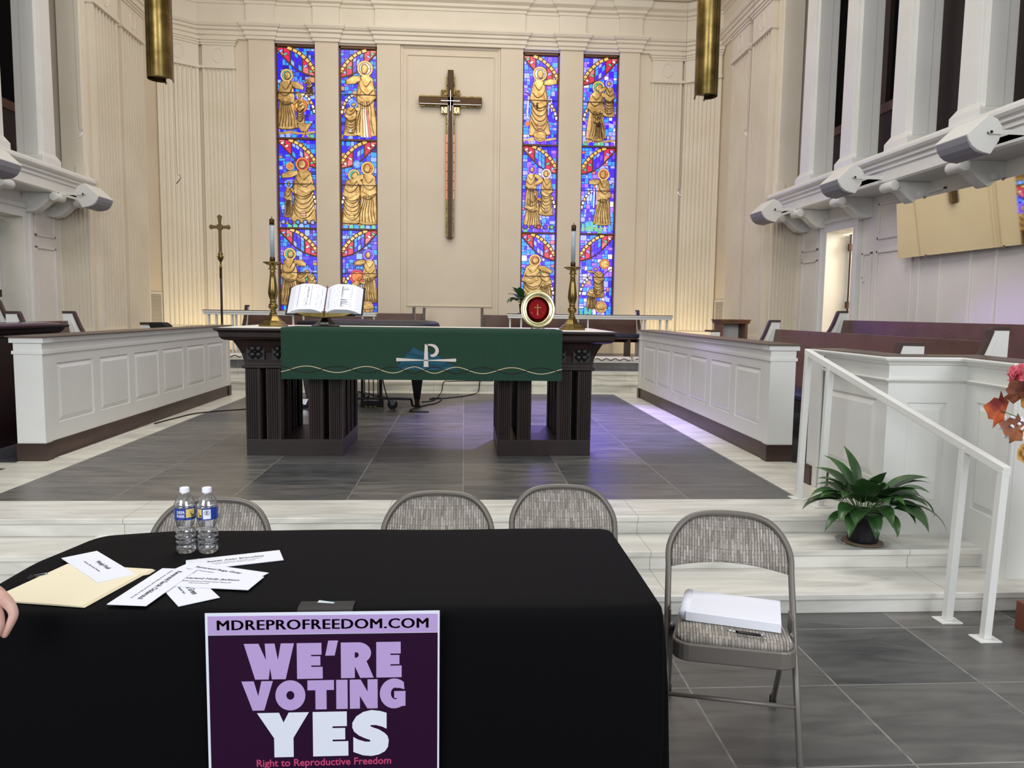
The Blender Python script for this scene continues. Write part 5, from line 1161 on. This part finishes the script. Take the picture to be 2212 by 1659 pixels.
# ============================================================ WATER BOTTLES
def bottle(x, y, label, front, rz):
    t = thing('water_bottle', (x, y, TZ+.0035), label, 'bottle', rz, 'water bottles on the black table')
    pr = [(.0, .004), (.018, .003), (.028, .0), (.0315, .006), (.033, .018), (.0335, .026), (.0322, .029), (.0335, .032), (.0335, .042), (.032, .045), (.0332, .048), (.0325, .058), (.0308, .061), (.0315, .064), (.0295, .074), (.0275, .08), (.0265, .088), (.028, .097), (.0305, .106), (.032, .112)]
    pr += [(.0322, .114), (.0322, .150), (.033, .152), (.0328, .158), (.031, .166), (.026, .178), (.019, .189), (.0135, .196), (.0125, .20), (.0125, .207)]
    mb = MB(); mb.smooth = True
    R = []
    for r, z in pr:
        R.append([(r*(1+(.025*math.cos(5*a) if z < .02 else .012*math.cos(6*a+z*60) if z < .1 else 0))*math.cos(a), r*(1+(.025*math.cos(5*a) if z < .02 else .012*math.cos(6*a+z*60) if z < .1 else 0))*math.sin(a), z) for a in [2*PI*i/40 for i in range(40)]])
    mb.rings(R[:24]); mb.build('water_body', M['bottle'], t)
    mb = MB(); mb.smooth = True; mb.rings(R[23:], False, False); mb.build('bottle_neck', M['acrylic'], t)
    mb = MB(); mb.smooth = True; n_ = 36
    mb.rings([[(.0328*math.cos(2*PI*i/n_), .0328*math.sin(2*PI*i/n_), z) for i in range(n_)] for z in (.113, .151)], False, False); lb = mb.build('label_band', mat('blue_bottle_label', C(30, 60, 150), .35) if 'bl' not in M else M['bl'], t)
    M['bl'] = lb.data.materials[0]
    cyl = lambda u, v, d: ((.0332+d)*math.sin(u/.0332), -(.0332+d)*math.cos(u/.0332), v)
    def patch(u0, u1, v0, v1, m, nm, d=.0002):
        g = MB(); k = 8
        for i in range(k): a, b = u0+(u1-u0)*i/k, u0+(u1-u0)*(i+1)/k; g.add([cyl(a, v0, d), cyl(b, v0, d), cyl(b, v1, d), cyl(a, v1, d)], [(0, 1, 2, 3)])
        return g.build(nm, m, lb, fix=False)
    patch(-.1, .1, .113, .120, M['signwhite'] if False else M['altardark'], 'label_border')
    patch(-.1, .1, .1495, .151, M['navy'], 'label_border')
    if 'yl' not in M: M['yl'] = mat('golden_label_picture', C(222, 196, 110), .4); M['dg'] = mat('dark_deer_print', C(22, 24, 26), .5)
    def deer(u, k=1):
        g = MB(); f = lambda a, b, c_: cyl(u+a*.001*k, .113+b*.001, .0006+c_)
        for P in ([(0, 12), (9, 13), (10, 17), (1, 17)], [(0, 7), (1.2, 7), (1.6, 13), (0, 13)], [(3, 7), (4, 7), (3.8, 13), (2.6, 13)], [(7, 7), (8, 7), (8.4, 13), (7, 13)], [(9, 7), (10, 7), (10, 13), (8.8, 13)], [(-2.5, 20), (1, 15), (3, 17), (-.5, 21)], [(-5, 19.5), (-1.5, 19), (-.5, 21.5), (-3, 22)], [(-3, 22), (-2.2, 22), (-6, 29), (-6.8, 29)], [(-1.5, 22), (-.7, 22), (1.5, 29), (.8, 29)], [(-8, 6), (12, 6), (12, 8.5), (-8, 8)]):
            g.ext(P, f, 0, .0001)
        g.build('deer_silhouette', M['dg'], lb)
    if front == 'name':
        patch(.003, .033, .121, .149, M['yl'], 'label_picture'); deer(.020)
        letter('label_lettering', 'DEER', lambda a, b, c_: cyl(-.026+a, .135+b, .0005+c_), .026, .0088, M['signwhite'], lb, .02, 1, .0002)
        letter('label_lettering', 'PARK', lambda a, b, c_: cyl(-.026+a, .122+b, .0005+c_), .026, .0098, M['signwhite'], lb, .02, 1, .0002)
    else:
        patch(-.036, -.018, .121, .149, M['yl'], 'label_picture'); deer(-.027, .8)
        patch(-.014, .010, .117, .148, M['signwhite'], 'label_badge')
        letter('label_lettering', '8', lambda a, b, c_: cyl(-.005+a, .132+b, .0005+c_), .006, .011, M['dg'], lb, .01, 1, .0002)
        g = MB(); g.tube([cyl(-.002+.0075*math.cos(q), .1375+.0075*math.sin(q), .0006) for q in [2*PI*i/20 for i in range(20)]], .0006, 5, closed=True); g.build('badge_ring', M['dg'], lb)
    mb = MB(); mb.smooth = False
    mb.rings([[(r*(1+(.02 if i % 2 else 0)*(1 if 0 < k < 3 else 0))*math.cos(2*PI*i/48), r*(1+(.02 if i % 2 else 0)*(1 if 0 < k < 3 else 0))*math.sin(2*PI*i/48), z) for i in range(48)] for k, (r, z) in enumerate(((.0145, .199), (.0148, .2005), (.0145, .212), (.0135, .2145)))]); mb.build('cap', M['paper'], t)
    return t
bottle(-.905, 2.482, 'left water bottle with blue label and gold deer picture', 'name', .33)
bottle(-.834, 2.482, 'right water bottle with white badge on its blue label', 'badge', .33)
# ============================================================ BINDER AND PEN ON THE CHAIR
CH = Matrix.Translation((.978, 2.63, 0)) @ Matrix.Rotation(math.radians(-15), 4, 'Z')
p = CH @ Vector((.012, -.035, .4615))
t = thing('ring_binder', p, 'white ring binder lying on the grey chair seat', 'binder', math.radians(-22))
mb = MB(); mb.box(-.16, .16, -.11, .11, 0, .003); mb.box(-.16, .16, -.11, .11, .030, .033); mb.box(-.16, .16, -.113, -.11, .0, .033); mb.build('cover', M['paper'], t, bevel=.002)
B(-.15, .158, -.108, .105, .004, .029).build('paper_stack', M['signwhite'], t)
mb = MB(); mb.smooth = True; mb.ext([(-.165+.026*math.cos(q)*.8, .018+.020*math.sin(q)) for q in [2*PI*i/16 for i in range(16)]], lambda a, b, c_: (a, c_, b), -.105, .105); mb.build('curled_page', M['paper'], t)
p = CH @ Vector((.035, -.205, .4625))
t = thing('pen', p, 'black click pen lying on the chair seat in front of the binder', 'pen', math.radians(-24))
mb = MB(); mb.smooth = True
def hl(prof_, m, nm):
    g = MB(); g.smooth = True; g.rings([[(x, r*math.cos(q), .005+r*math.sin(q)) for q in [2*PI*i/12 for i in range(12)]] for x, r in prof_]); g.build(nm, m, t)
hl([(-.03, .0045), (-.02, .0055), (.045, .005), (.05, .0045)], M['black'], 'barrel'); hl([(-.062, .0008), (-.05, .003), (-.03, .0045)], M['chrome'], 'tip'); hl([(.05, .0045), (.056, .0052), (.062, .0035), (.07, .003), (.072, .0028)], M['chrome'], 'clicker')
# ============================================================ HAND AT THE LEFT EDGE
t = thing('person', (-1.16, 1.88, 0), 'light-skinned hand of a person reaching in at the left edge of the table', 'person')
def skinned(name, chains, m, parent, lvl=2):
    # chains: list of [(co, r), ...]; first point of later chains given as index into the vertex list
    vs, es, rs = [], [], []
    for chn in chains:
        prev = None
        for q in chn:
            if isinstance(q, int): prev = q; continue
            vs.append(q[0]); rs.append(q[1]); i = len(vs)-1
            if prev is not None: es.append((prev, i))
            prev = i
    me = bpy.data.meshes.new(name); me.from_pydata(vs, es, []); o_ = bpy.data.objects.new(name, me); COL.objects.link(o_)
    o_.parent = parent; sk = o_.modifiers.new('skin', 'SKIN'); sk.use_smooth_shade = True
    for i, r in enumerate(rs): me.skin_vertices[0].data[i].radius = r if isinstance(r, tuple) else (r, r)
    me.skin_vertices[0].data[0].use_root = True
    sb = o_.modifiers.new('sub', 'SUBSURF'); sb.levels = lvl; sb.render_levels = lvl; me.materials.append(m); return o_
P0 = lambda x, y, z: (x+1.16, y-1.88, z)
hand = [
 [(P0(-1.62, 1.70, .93), .040), (P0(-1.45, 1.76, .915), .034), (P0(-1.30, 1.815, .895), (.030, .024)), (P0(-1.235, 1.845, .875), (.034, .024)), (P0(-1.180, 1.862, .852), (.034, .022))],
 [4, (P0(-1.128, 1.876, .828), .0185), (P0(-1.106, 1.874, .804), .0135), (P0(-1.098, 1.870, .786), .0120), (P0(-1.106, 1.864, .764), .0105), (P0(-1.116, 1.860, .742), .0094), (P0(-1.121, 1.859, .732), .0074)],
 [4, (P0(-1.148, 1.866, .820), .0185), (P0(-1.128, 1.858, .790), .0135), (P0(-1.122, 1.853, .770), .0122), (P0(-1.131, 1.848, .742), .0106), (P0(-1.142, 1.846, .718), .0092)],
 [4, (P0(-1.170, 1.856, .818), .0175), (P0(-1.153, 1.844, .786), .0128), (P0(-1.149, 1.839, .765), .0115), (P0(-1.158, 1.836, .736), .0100), (P0(-1.168, 1.835, .716), .0086)],
 [4, (P0(-1.192, 1.848, .818), .0155), (P0(-1.178, 1.834, .790), .0112), (P0(-1.176, 1.830, .774), .0102), (P0(-1.184, 1.828, .752), .0090), (P0(-1.190, 1.827, .738), .0078)],
 [3, (P0(-1.190, 1.895, .856), .0165), (P0(-1.160, 1.918, .828), .0135), (P0(-1.146, 1.924, .802), .0115), (P0(-1.140, 1.924, .784), .0092)]]
skinned('hand', hand, M['skin'], t)
sl = MB(); sl.smooth = True; sl.tube(spl([P0(-1.40, 1.778, .908), P0(-1.55, 1.725, .922), P0(-1.75, 1.66, .95), P0(-1.95, 1.60, 1.02)], 4), [.046, .047, .048, .05, .052, .054, .056, .058, .06, .062, .064, .066, .068], 16); sl.build('sleeve', M['navysleeve'], t)
# ============================================================ POTTED PEACE LILY
def leafmesh(mb, base, az, L_, w, e0, droop, stemf=.45, n_=9):
    # petiole then blade along an arching midrib
    x = Vector(base); pts = [x.copy()]; e = e0; ds = L_/n_/1.0
    for i in range(n_*2):
        x = x+Vector((math.cos(az)*math.cos(e), math.sin(az)*math.cos(e), math.sin(e)))*ds/2; pts.append(x.copy()); e -= droop/(n_*2)*(.4+1.2*i/(n_*2))
    k0 = int(len(pts)*stemf); side = Vector((-math.sin(az), math.cos(az), 0)); R = []
    for i in range(k0, len(pts)):
        u = (i-k0)/(len(pts)-1-k0); ww = w*(math.sin(PI*min(1, u*1.02)**.75))**.9*(1-.25*u) if u < .999 else 0
        d = (pts[min(i+1, len(pts)-1)]-pts[i-1]).normalized(); nn = side.cross(d).normalized()*-1
        if nn.z < 0 and e0 < 1.2: nn = -nn
        R.append([pts[i]-side*ww+nn*ww*.28, pts[i]-side*ww*.5+nn*ww*.10, pts[i], pts[i]+side*ww*.5+nn*ww*.10, pts[i]+side*ww+nn*ww*.28])
    mb.rings(R, False, False, closed=False); return pts[:k0+1]
def lily(loc, label, h, spread, nleaf, seed, potr, poth, special=False):
    t = thing('potted_peace_lily', loc, label, 'plant', group=None); rnd = random.Random(seed)
    mb = MB(); mb.smooth = True; mb.lathe([(0, .0), (potr*.78, .0), (potr*.8, .008), (potr*.97, poth*.9), (potr*1.03, poth*.9), (potr*1.04, poth), (potr*.96, poth), (potr*.9, poth*.86), (0, poth*.86)], (0, 0, .012), 32); mb.build('pot', M['pot'], t)
    mb = MB(); mb.lathe([(0, 0), (potr*.85, 0), (0, .004)], (0, 0, .012+poth*.87), 20); mb.build('soil', M['soil'], t)
    mb = MB(); mb.smooth = True; mb.lathe([(0, .0), (potr*1.15, .0), (potr*1.42, .010), (potr*1.43, .012), (potr*1.1, .005), (0, .005)], (0, 0, .0), 36); mb.build('saucer', M['acrylic'], t)
    mb = MB(); mb.lathe([(0, .0055), (potr*1.08, .0055), (potr*1.08, .009), (0, .009)], n=32); mb.build('saucer_liner', mat('brown_liner', C(134, 112, 94), .8), t)
    fol = MB(); fol.smooth = True; st = MB()
    for i in range(nleaf):
        az = 2*PI*i/nleaf*3.0+rnd.random()*.5; f = i/nleaf
        e0 = 1.45-.75*f-.2*rnd.random(); L_ = (h*(1.05-.15*f))*(.85+.3*rnd.random()); dr = 1.3+1.3*f+.5*rnd.random()
        c0 = (potr*.35*math.cos(az), potr*.35*math.sin(az), poth)
        pp_ = leafmesh(fol, c0, az, L_*spread*(.62 if .1 < az % (2*PI) < 1.5 else 1), h*.20*(.8+.4*rnd.random()), e0, dr*.72, .36)
        st.tube(pp_[::2]+[pp_[-1]], .0022, 5)
    if special:
        for az, L_, w, e0, dr in ((-.15, .44, .030, 1.0, 1.5), (-.25, .36, .022, .9, 1.2), (.0, .5, .03, .7, 2.2), (-.4, .5, .028, .55, 2.1), (PI+.2, .42, .03, .9, 1.7), (PI-.1, .36, .034, .6, 1.2), (PI+.5, .38, .034, .35, 1.5), (-1.3, .30, .045, .5, 2.4), (-1.8, .3, .045, .5, 2.5), (-2.3, .36, .05, .5, 2.2), (-1.0, .34, .045, .8, 2.3), (1.8, .42, .04, 1.4, .8), (-1.57, .36, .045, 1.3, .9)):
            pp_ = leafmesh(fol, (.02*math.cos(az), .02*math.sin(az), poth), az, L_, w, e0, dr, .4); st.tube(pp_[::2]+[pp_[-1]], .0025, 5)
    fol.build('foliage', M['leaf'], t, fix=False); st.build('stems', M['stem'], t)
    return t
lily((2.345, 4.205, .22), 'leafy green peace lily in a black pot on the marble steps', .335, 1.08, 40, 3, .105, .175, True)
lily((1.0, 12.95, 1.509), 'small green plant in a dark pot on the back rail', .36, 1.0, 22, 5, .07, .15)
# ============================================================ AUTUMN FLOWERS AT THE RIGHT EDGE
t = thing('flower_pedestal', (3.01, 3.30, 0), 'white pedestal with brown base under the autumn flowers', 'pedestal')
B(-.245, .245, -.2, .2, 0, .14).build('base', mat('rust_brown_base', C(112, 62, 44), .5), t, bevel=.004); B(-.15, .15, -.15, .15, .14, .80).build('column', M['white'], t, bevel=.004)
t = thing('flower_arrangement', (2.96, 3.24, .80), 'autumn flower arrangement of red leaves and a pink carnation', 'flowers')
mb = MB(); mb.smooth = True; mb.lathe([(0, 0), (.07, 0), (.10, .08), (.09, .16), (.07, .2), (.075, .215), (.0, .2)]); mb.build('vase', M['brass'], t)
leafm = [vary(mat('maple_leaf_red', C(170, 62, 34), .6), C(120, 36, 34), C(206, 96, 44), 14), vary(mat('maple_leaf_brown', C(124, 60, 38), .6), C(92, 40, 32), C(150, 86, 44), 14), vary(mat('maple_leaf_gold', C(188, 128, 56), .6), C(150, 92, 44), C(210, 160, 76), 14)]
def maple(mb, c, r, rot, tilt, yaw_):
    ang = [90, 65, 48, 30, 12, -10, -40, -75, -90, -105, -140, 190, 168, 150, 132, 115]
    rad = [1, .72, .76, .58, .92, .62, .66, .42, .30, .42, .66, .62, .92, .58, .76, .72]
    Rm_ = Matrix.Rotation(yaw_, 3, 'Z') @ Matrix.Rotation(tilt, 3, 'X') @ Matrix.Rotation(rot, 3, 'Y')
    pts = [Rm_ @ Vector((r*q*math.cos(math.radians(a)), .12*r*(q-.5)+.05*r*math.sin(a), r*q*math.sin(math.radians(a)))) for a, q in zip(ang, rad)]
    cc_ = Vector(c); n_ = len(pts); back = Rm_ @ Vector((0, .0012, 0))
    mb.add([cc_]+[cc_+p_ for p_ in pts]+[cc_+back]+[cc_+p_+back for p_ in pts], [(0, i+1, (i+1) % n_+1) for i in range(n_)]+[(n_+1, n_+2+(i+1) % n_, n_+2+i) for i in range(n_)])
stm = MB()
def loc_(px_, pz_, y_=0): return (px_-2.83, y_, pz_-.80)
for k, (x, z, r, rot, mi) in enumerate(((2.245, 1.135, .062, -1.35, 0), (2.295, 1.215, .05, -.6, 1), (2.345, 1.24, .045, .9, 1), (2.375, 1.165, .048, .5, 2), (2.30, 1.055, .052, -1.2, 1), (2.40, 1.10, .05, 2.0, 2), (2.44, 1.20, .055, .1, 0), (2.5, 1.12, .06, -.5, 1), (2.56, 1.25, .06, .7, 0), (2.65, 1.3, .06, .2, 2), (2.8, 1.32, .06, 1.2, 0), (2.95, 1.28, .06, 2.2, 1), (3.05, 1.18, .06, 1.5, 0), (2.6, 1.02, .06, 2.4, 1))):
    c_ = loc_(x, z, -.05-.04*(k % 3)); mb = MB(); maple(mb, c_, r*1.55, rot, .3*math.sin(k), .3*math.cos(k*2)); mb.build('maple_leaf', leafm[mi], t, fix=False)
    stm.tube(spl([(0, 0, .2), (c_[0]*.5, c_[1]*.5, .2+(c_[2]-.2)*.3), c_], 4), .0018, 5)
def bloom(c, r, m, nm, layers=5, seed=1, ruff=.25):
    rnd = random.Random(seed); mb = MB(); mb.smooth = False
    for l in range(layers):
        n_ = 7+l*2; rr_ = r*(.35+.65*l/(layers-1)); el = 1.2-.95*l/(layers-1)
        for i in range(n_):
            a = 2*PI*i/n_+l*.4; d = Vector((math.cos(a)*math.cos(el), -math.sin(el), math.sin(a)*math.cos(el))); s_ = Vector((-math.sin(a), 0, math.cos(a))); c0 = Vector(c)
            w = rr_*.42; j = [rnd.uniform(-ruff, ruff)*r*.4 for _ in range(4)]
            mb.add([c0, c0+d*rr_*.6-s_*w*.7, c0+d*rr_*.6+s_*w*.7, c0+d*(rr_+j[0])-s_*w, c0+d*(rr_*1.04+j[1]), c0+d*(rr_+j[2])+s_*w], [(0, 2, 1), (1, 2, 5, 4, 3)])
    return mb.build(nm, m, t, fix=False)
c_ = loc_(2.335, 1.285, -.02); bloom(c_, .045, vary(mat('pink_petals', C(226, 98, 112), .7), C(206, 70, 90), C(240, 140, 150), 60), 'carnation', 7, 1, 1.1); stm.tube([(0, 0, .2), (c_[0]*.6, 0, .42), c_], .002, 5)
c_ = loc_(2.345, .955, -.1); bloom(c_, .05, mat('golden_petals', C(206, 162, 92), .7), 'chrysanthemum', 4, 3, .5); stm.tube([(0, 0, .2), c_], .002, 5)
c_ = loc_(2.75, 1.3, -.1); bloom(c_, .06, bpy.data.materials['golden_petals'], 'chrysanthemum', 4, 4, .5)
stm.build('stems', M['stem'], t)
mb = MB(); rnd = random.Random(9)
for i in range(90):
    c_ = Vector(loc_(2.275+.10*rnd.random(), 1.01+.09*rnd.random(), -.09+.08*rnd.random())); r = .006+.003*rnd.random()
    mb.lathe([(0, -r), (r*.8, -r*.5), (r, 0), (r*.8, r*.5), (0, r)], c_, 6)
o_ = mb.build('babys_breath', M['paper'], t); o_['kind'] = 'stuff'
# ============================================================ WALL-MOUNTED AND HANGING THINGS
def loudspeaker(x, y, z, s, label):
    t = thing('loudspeaker', (x, y, z), label, 'speaker', group='white loudspeakers along the ledges')
    f = lambda a: s*a; pr = [(-.185, .0), (0, .17), (.085, .135), (.135, .07), (.11, -.05), (.04, -.165)]
    fr_ = [(-.185+.225*q-.035*math.sin(PI*q), -.165*q-.035*math.sin(PI*q)) for q in (1, .8, .6, .4, .2)]
    P = [(f(a), b) for a, b in pr[:1]+pr[1:]+fr_[1:]]
    MB().xz(P, -.23, .23).build('cabinet', M['speaker'], t, bevel=.005)
    g = MB(); q = [(f(-.185+.225*k-.045*math.sin(PI*k)), -.165*k-.045*math.sin(PI*k)) for k in (.03, .2, .4, .6, .8, .97)]; q2 = [(a+s*.012, b+.014) for a, b in q]
    g.xz(q+q2[::-1], -.215, .215); g.build('grille', M['grille'], t)
    g = MB(); g.xz([(f(.0), .03), (f(-.015), .015), (f(.0), -.0), (f(.34), -.005), (f(.34), .045)], -.262, -.255); g.box(f(.33), f(.34), -.262, .262, -.005, .05); g.xz([(f(.0), .03), (f(-.015), .015), (f(.0), -.0), (f(.34), -.005), (f(.34), .045)], .255, .262); br = g.build('bracket', M['chrome'] if False else M['speaker'], t)
    g = MB(); g.smooth = True; g.xz(circ(f(.01), .015, .012, 10), -.27, -.23); g.build('pivot_bolt', M['blackmat'], br)
for s, sn in ((1, 'right'), (-1, 'left')):
    for k, (y, z) in enumerate(((11.30, 3.07), (9.02, 3.14), (6.72, 3.13))):
        if s < 0 and k == 2: continue
        loudspeaker(mir(4.53, s), y, z, s, ['farthest', 'middle', 'nearest'][k]+' white loudspeaker hanging below the %s ledge' % sn if s > 0 else ['white loudspeaker hanging below the left ledge, nearest the fluted pier', 'white loudspeaker cut off by the left edge of the view'][k])
for k, (x, y, z) in enumerate(((-4.3, 9, 3.457), (-3.241, 9, 2.984), (2.529, 9, 2.96), (3.311, 9, 3.664))):
    t = thing('hanging_microphone', (x, y, z), ['small microphone on a wire before the left organ columns', 'small microphone on a wire left of the stained glass', 'small microphone on a wire right of the stained glass', 'small microphone on a wire before the right organ pier'][k], 'microphone', group='hanging choir microphones')
    sg = 1 if k < 2 else -1
    g = MB(); g.smooth = True; g.tube([(-.03*sg, 0, -.045), (.02*sg, 0, .02)], .006, 8); g.build('capsule', M['metal'] if k == 1 else M['speaker'], t)
    g = MB(); g.tube(spl([(.02*sg, 0, .02), (.015*sg, 0, .055), (-.01*sg, 0, .045), (-.018*sg, 0, .07), (-.02*sg, 0, .12), (-.022*sg, 0, .2)], 4)+[(-.03*sg, 0, 1.5), (-.03*sg, 0, 8.25-z)], .0022, 5); g.build('wire', M['metal'], t)
for k, x in enumerate((-3.80, 3.12)):
    t = thing('pendant_lantern', (x, 10, 4.36), 'long brass cylinder lantern hanging on the %s' % ('left', 'right')[k], 'lamp', math.radians(20 if k else -35), 'brass pendant lanterns')
    g = MB(); g.smooth = True; a0 = [math.radians(-150+300*i/30) for i in range(31)]
    R = [[(r*math.sin(a), -r*math.cos(a), z) for a in a0] for r, z in ((.145, 0), (.15, .01), (.15, 1.75))]; g.rings(R, False, False, False)
    R = [[(r*math.sin(a), -r*math.cos(a), z) for a in a0] for r, z in ((.138, 0), (.14, 1.75))]; g.rings(R, False, False, False); g.build('curved_shell', M['brass'], t, fix=False)
    g = MB(); g.smooth = True; g.lathe([(0, .0), (.12, .0), (.12, 1.7), (0, 1.7)], (0, 0, .04), 24); g.build('inner_cylinder', M['brassdk'], t)
    for sg in (-1, 1):
        a = math.radians(150*sg); xx, yy = .155*math.sin(a), -.155*math.cos(a)
        g = MB(); g.smooth = True; g.lathe([(0, -.02), (.012, -.01), (.008, 0), (.013, .01), (.007, .02), (.007, 1.74), (0, 1.76)], (xx, yy, 0), 10); g.build('corner_rod', M['brass'], t)
    g = MB(); g.smooth = True; g.tube([(0, 0, 1.72), (0, 0, 8.25-4.36)], .008, 6); g.build('suspension_rod', M['brassdk'], t)
# tilted mirror above the right choir stall
t = thing('wall_mirror', (5.2, 7.2, 2.23), 'long mirror tilted forward on the right aisle wall', 'mirror', math.radians(1.5))
LN = -.058; mb = MB()
def mp(y, v, d): return (LN*v+.02*d-.0, y, .64*v)
mb.rings([[(LN*v+dx, y, .637*v) for v, dx in ((0, 0), (1, 0), (1, .02), (0, .02))] for y in (-1.75, 1.63)]); mb.build('glass', M['mirror'], t)
for k, y in enumerate((-1.2, -.1, 1.1)):
    for v in (0, 1): B(LN*v-.006, LN*v+.03, y-.012, y+.012, .637*v-.012, .637*v+.012).build('clip', M['metal'], t)
B(-.01, .06, -1.3, -1.25, .3, .33).build('standoff', M['metal'], t)
B(.022, .1, 1.2, 1.25, .02, .05).build('standoff', M['metal'], t)
t = thing('light_switch', (5.29, 9.86, 2.05), 'white switch plate beside the right door', 'switch')
B(-.006, .01, -.035, .035, -.057, .057).build('plate', M['speaker'], t, bevel=.003); B(-.012, -.004, -.006, .006, -.012, .012).build('toggle', M['grille'], t)
# ============================================================ CABLES ON THE FLOOR
def cable(pts, r, label, m='blackmat', nm='cable'):
    p0 = Vector(pts[0]); t = thing(nm, p0, label, 'cable'); g = MB(); g.smooth = True
    g.tube(spl([Vector(q)-p0 for q in pts], 6), r, 6); g.build('cord', M[m], t)
zf = .337
cable([(-3.2, 8.0, zf), (-3.14, 8.4, zf), (-3.05, 8.8, zf), (-2.8, 9.05, zf), (-2.59, 9.2, zf), (-2.45, 9.35, zf), (-2.4, 9.22, zf), (-2.2, 9.3, zf), (-1.9, 9.45, zf)], .007, 'thin black cable crossing the marble from the left screen')
cable([(-1.0, 9.2, .9), (-.95, 9.15, .6), (-.83, 9.1, zf), (-.6, 9.0, zf), (-.42, 9.02, zf), (-.65, 9.12, zf), (-.5, 9.6, zf), (-.35, 9.9, zf), (-.3, 10.4, zf), (-.42, 10.45, zf), (-.45, 10.3, zf), (-.2, 10.5, zf), (0, 10.7, zf), (.15, 11.0, zf), (.22, 11.35, zf), (.24, 11.385, .475), (.25, 11.5, .475), (.25, 11.6, .475)], .008, 'black cable looping over the slate from the piano to the steps')
cable([(-.55, 10.0, zf), (-.4, 10.2, zf), (-.35, 10.9, zf), (-.33, 11.35, zf), (-.30, 11.385, .475), (-.2, 11.5, .475), (.08, 11.6, .475)], .007, 'short black cable running up the sanctuary step')
t = thing('power_strip', (.25, 11.64, .468), 'black power strip lying on the first sanctuary step', 'power strip', math.radians(3))
B(-.20, .20, -.03, .03, 0, .035).build('housing', M['black'], t, bevel=.004); B(.16, .2, -.02, .02, .035, .07).build('plug', M['speaker'], t, bevel=.004)
t = thing('cable_cover', (-3.205, 7.05, .332), 'loose white cable trunking lying along the foot of the left screen', 'cable cover')
g = MB(); ribquads(g, spl([(-.02, -.85), (-.005, -.7), (.0, -.4), (.012, -.1), (.005, .3), (.02, .6), (.03, .88)], 5), .03, lambda a, b, c_: (a, b, c_), 0, .008); g.build('strip', M['white'], t)
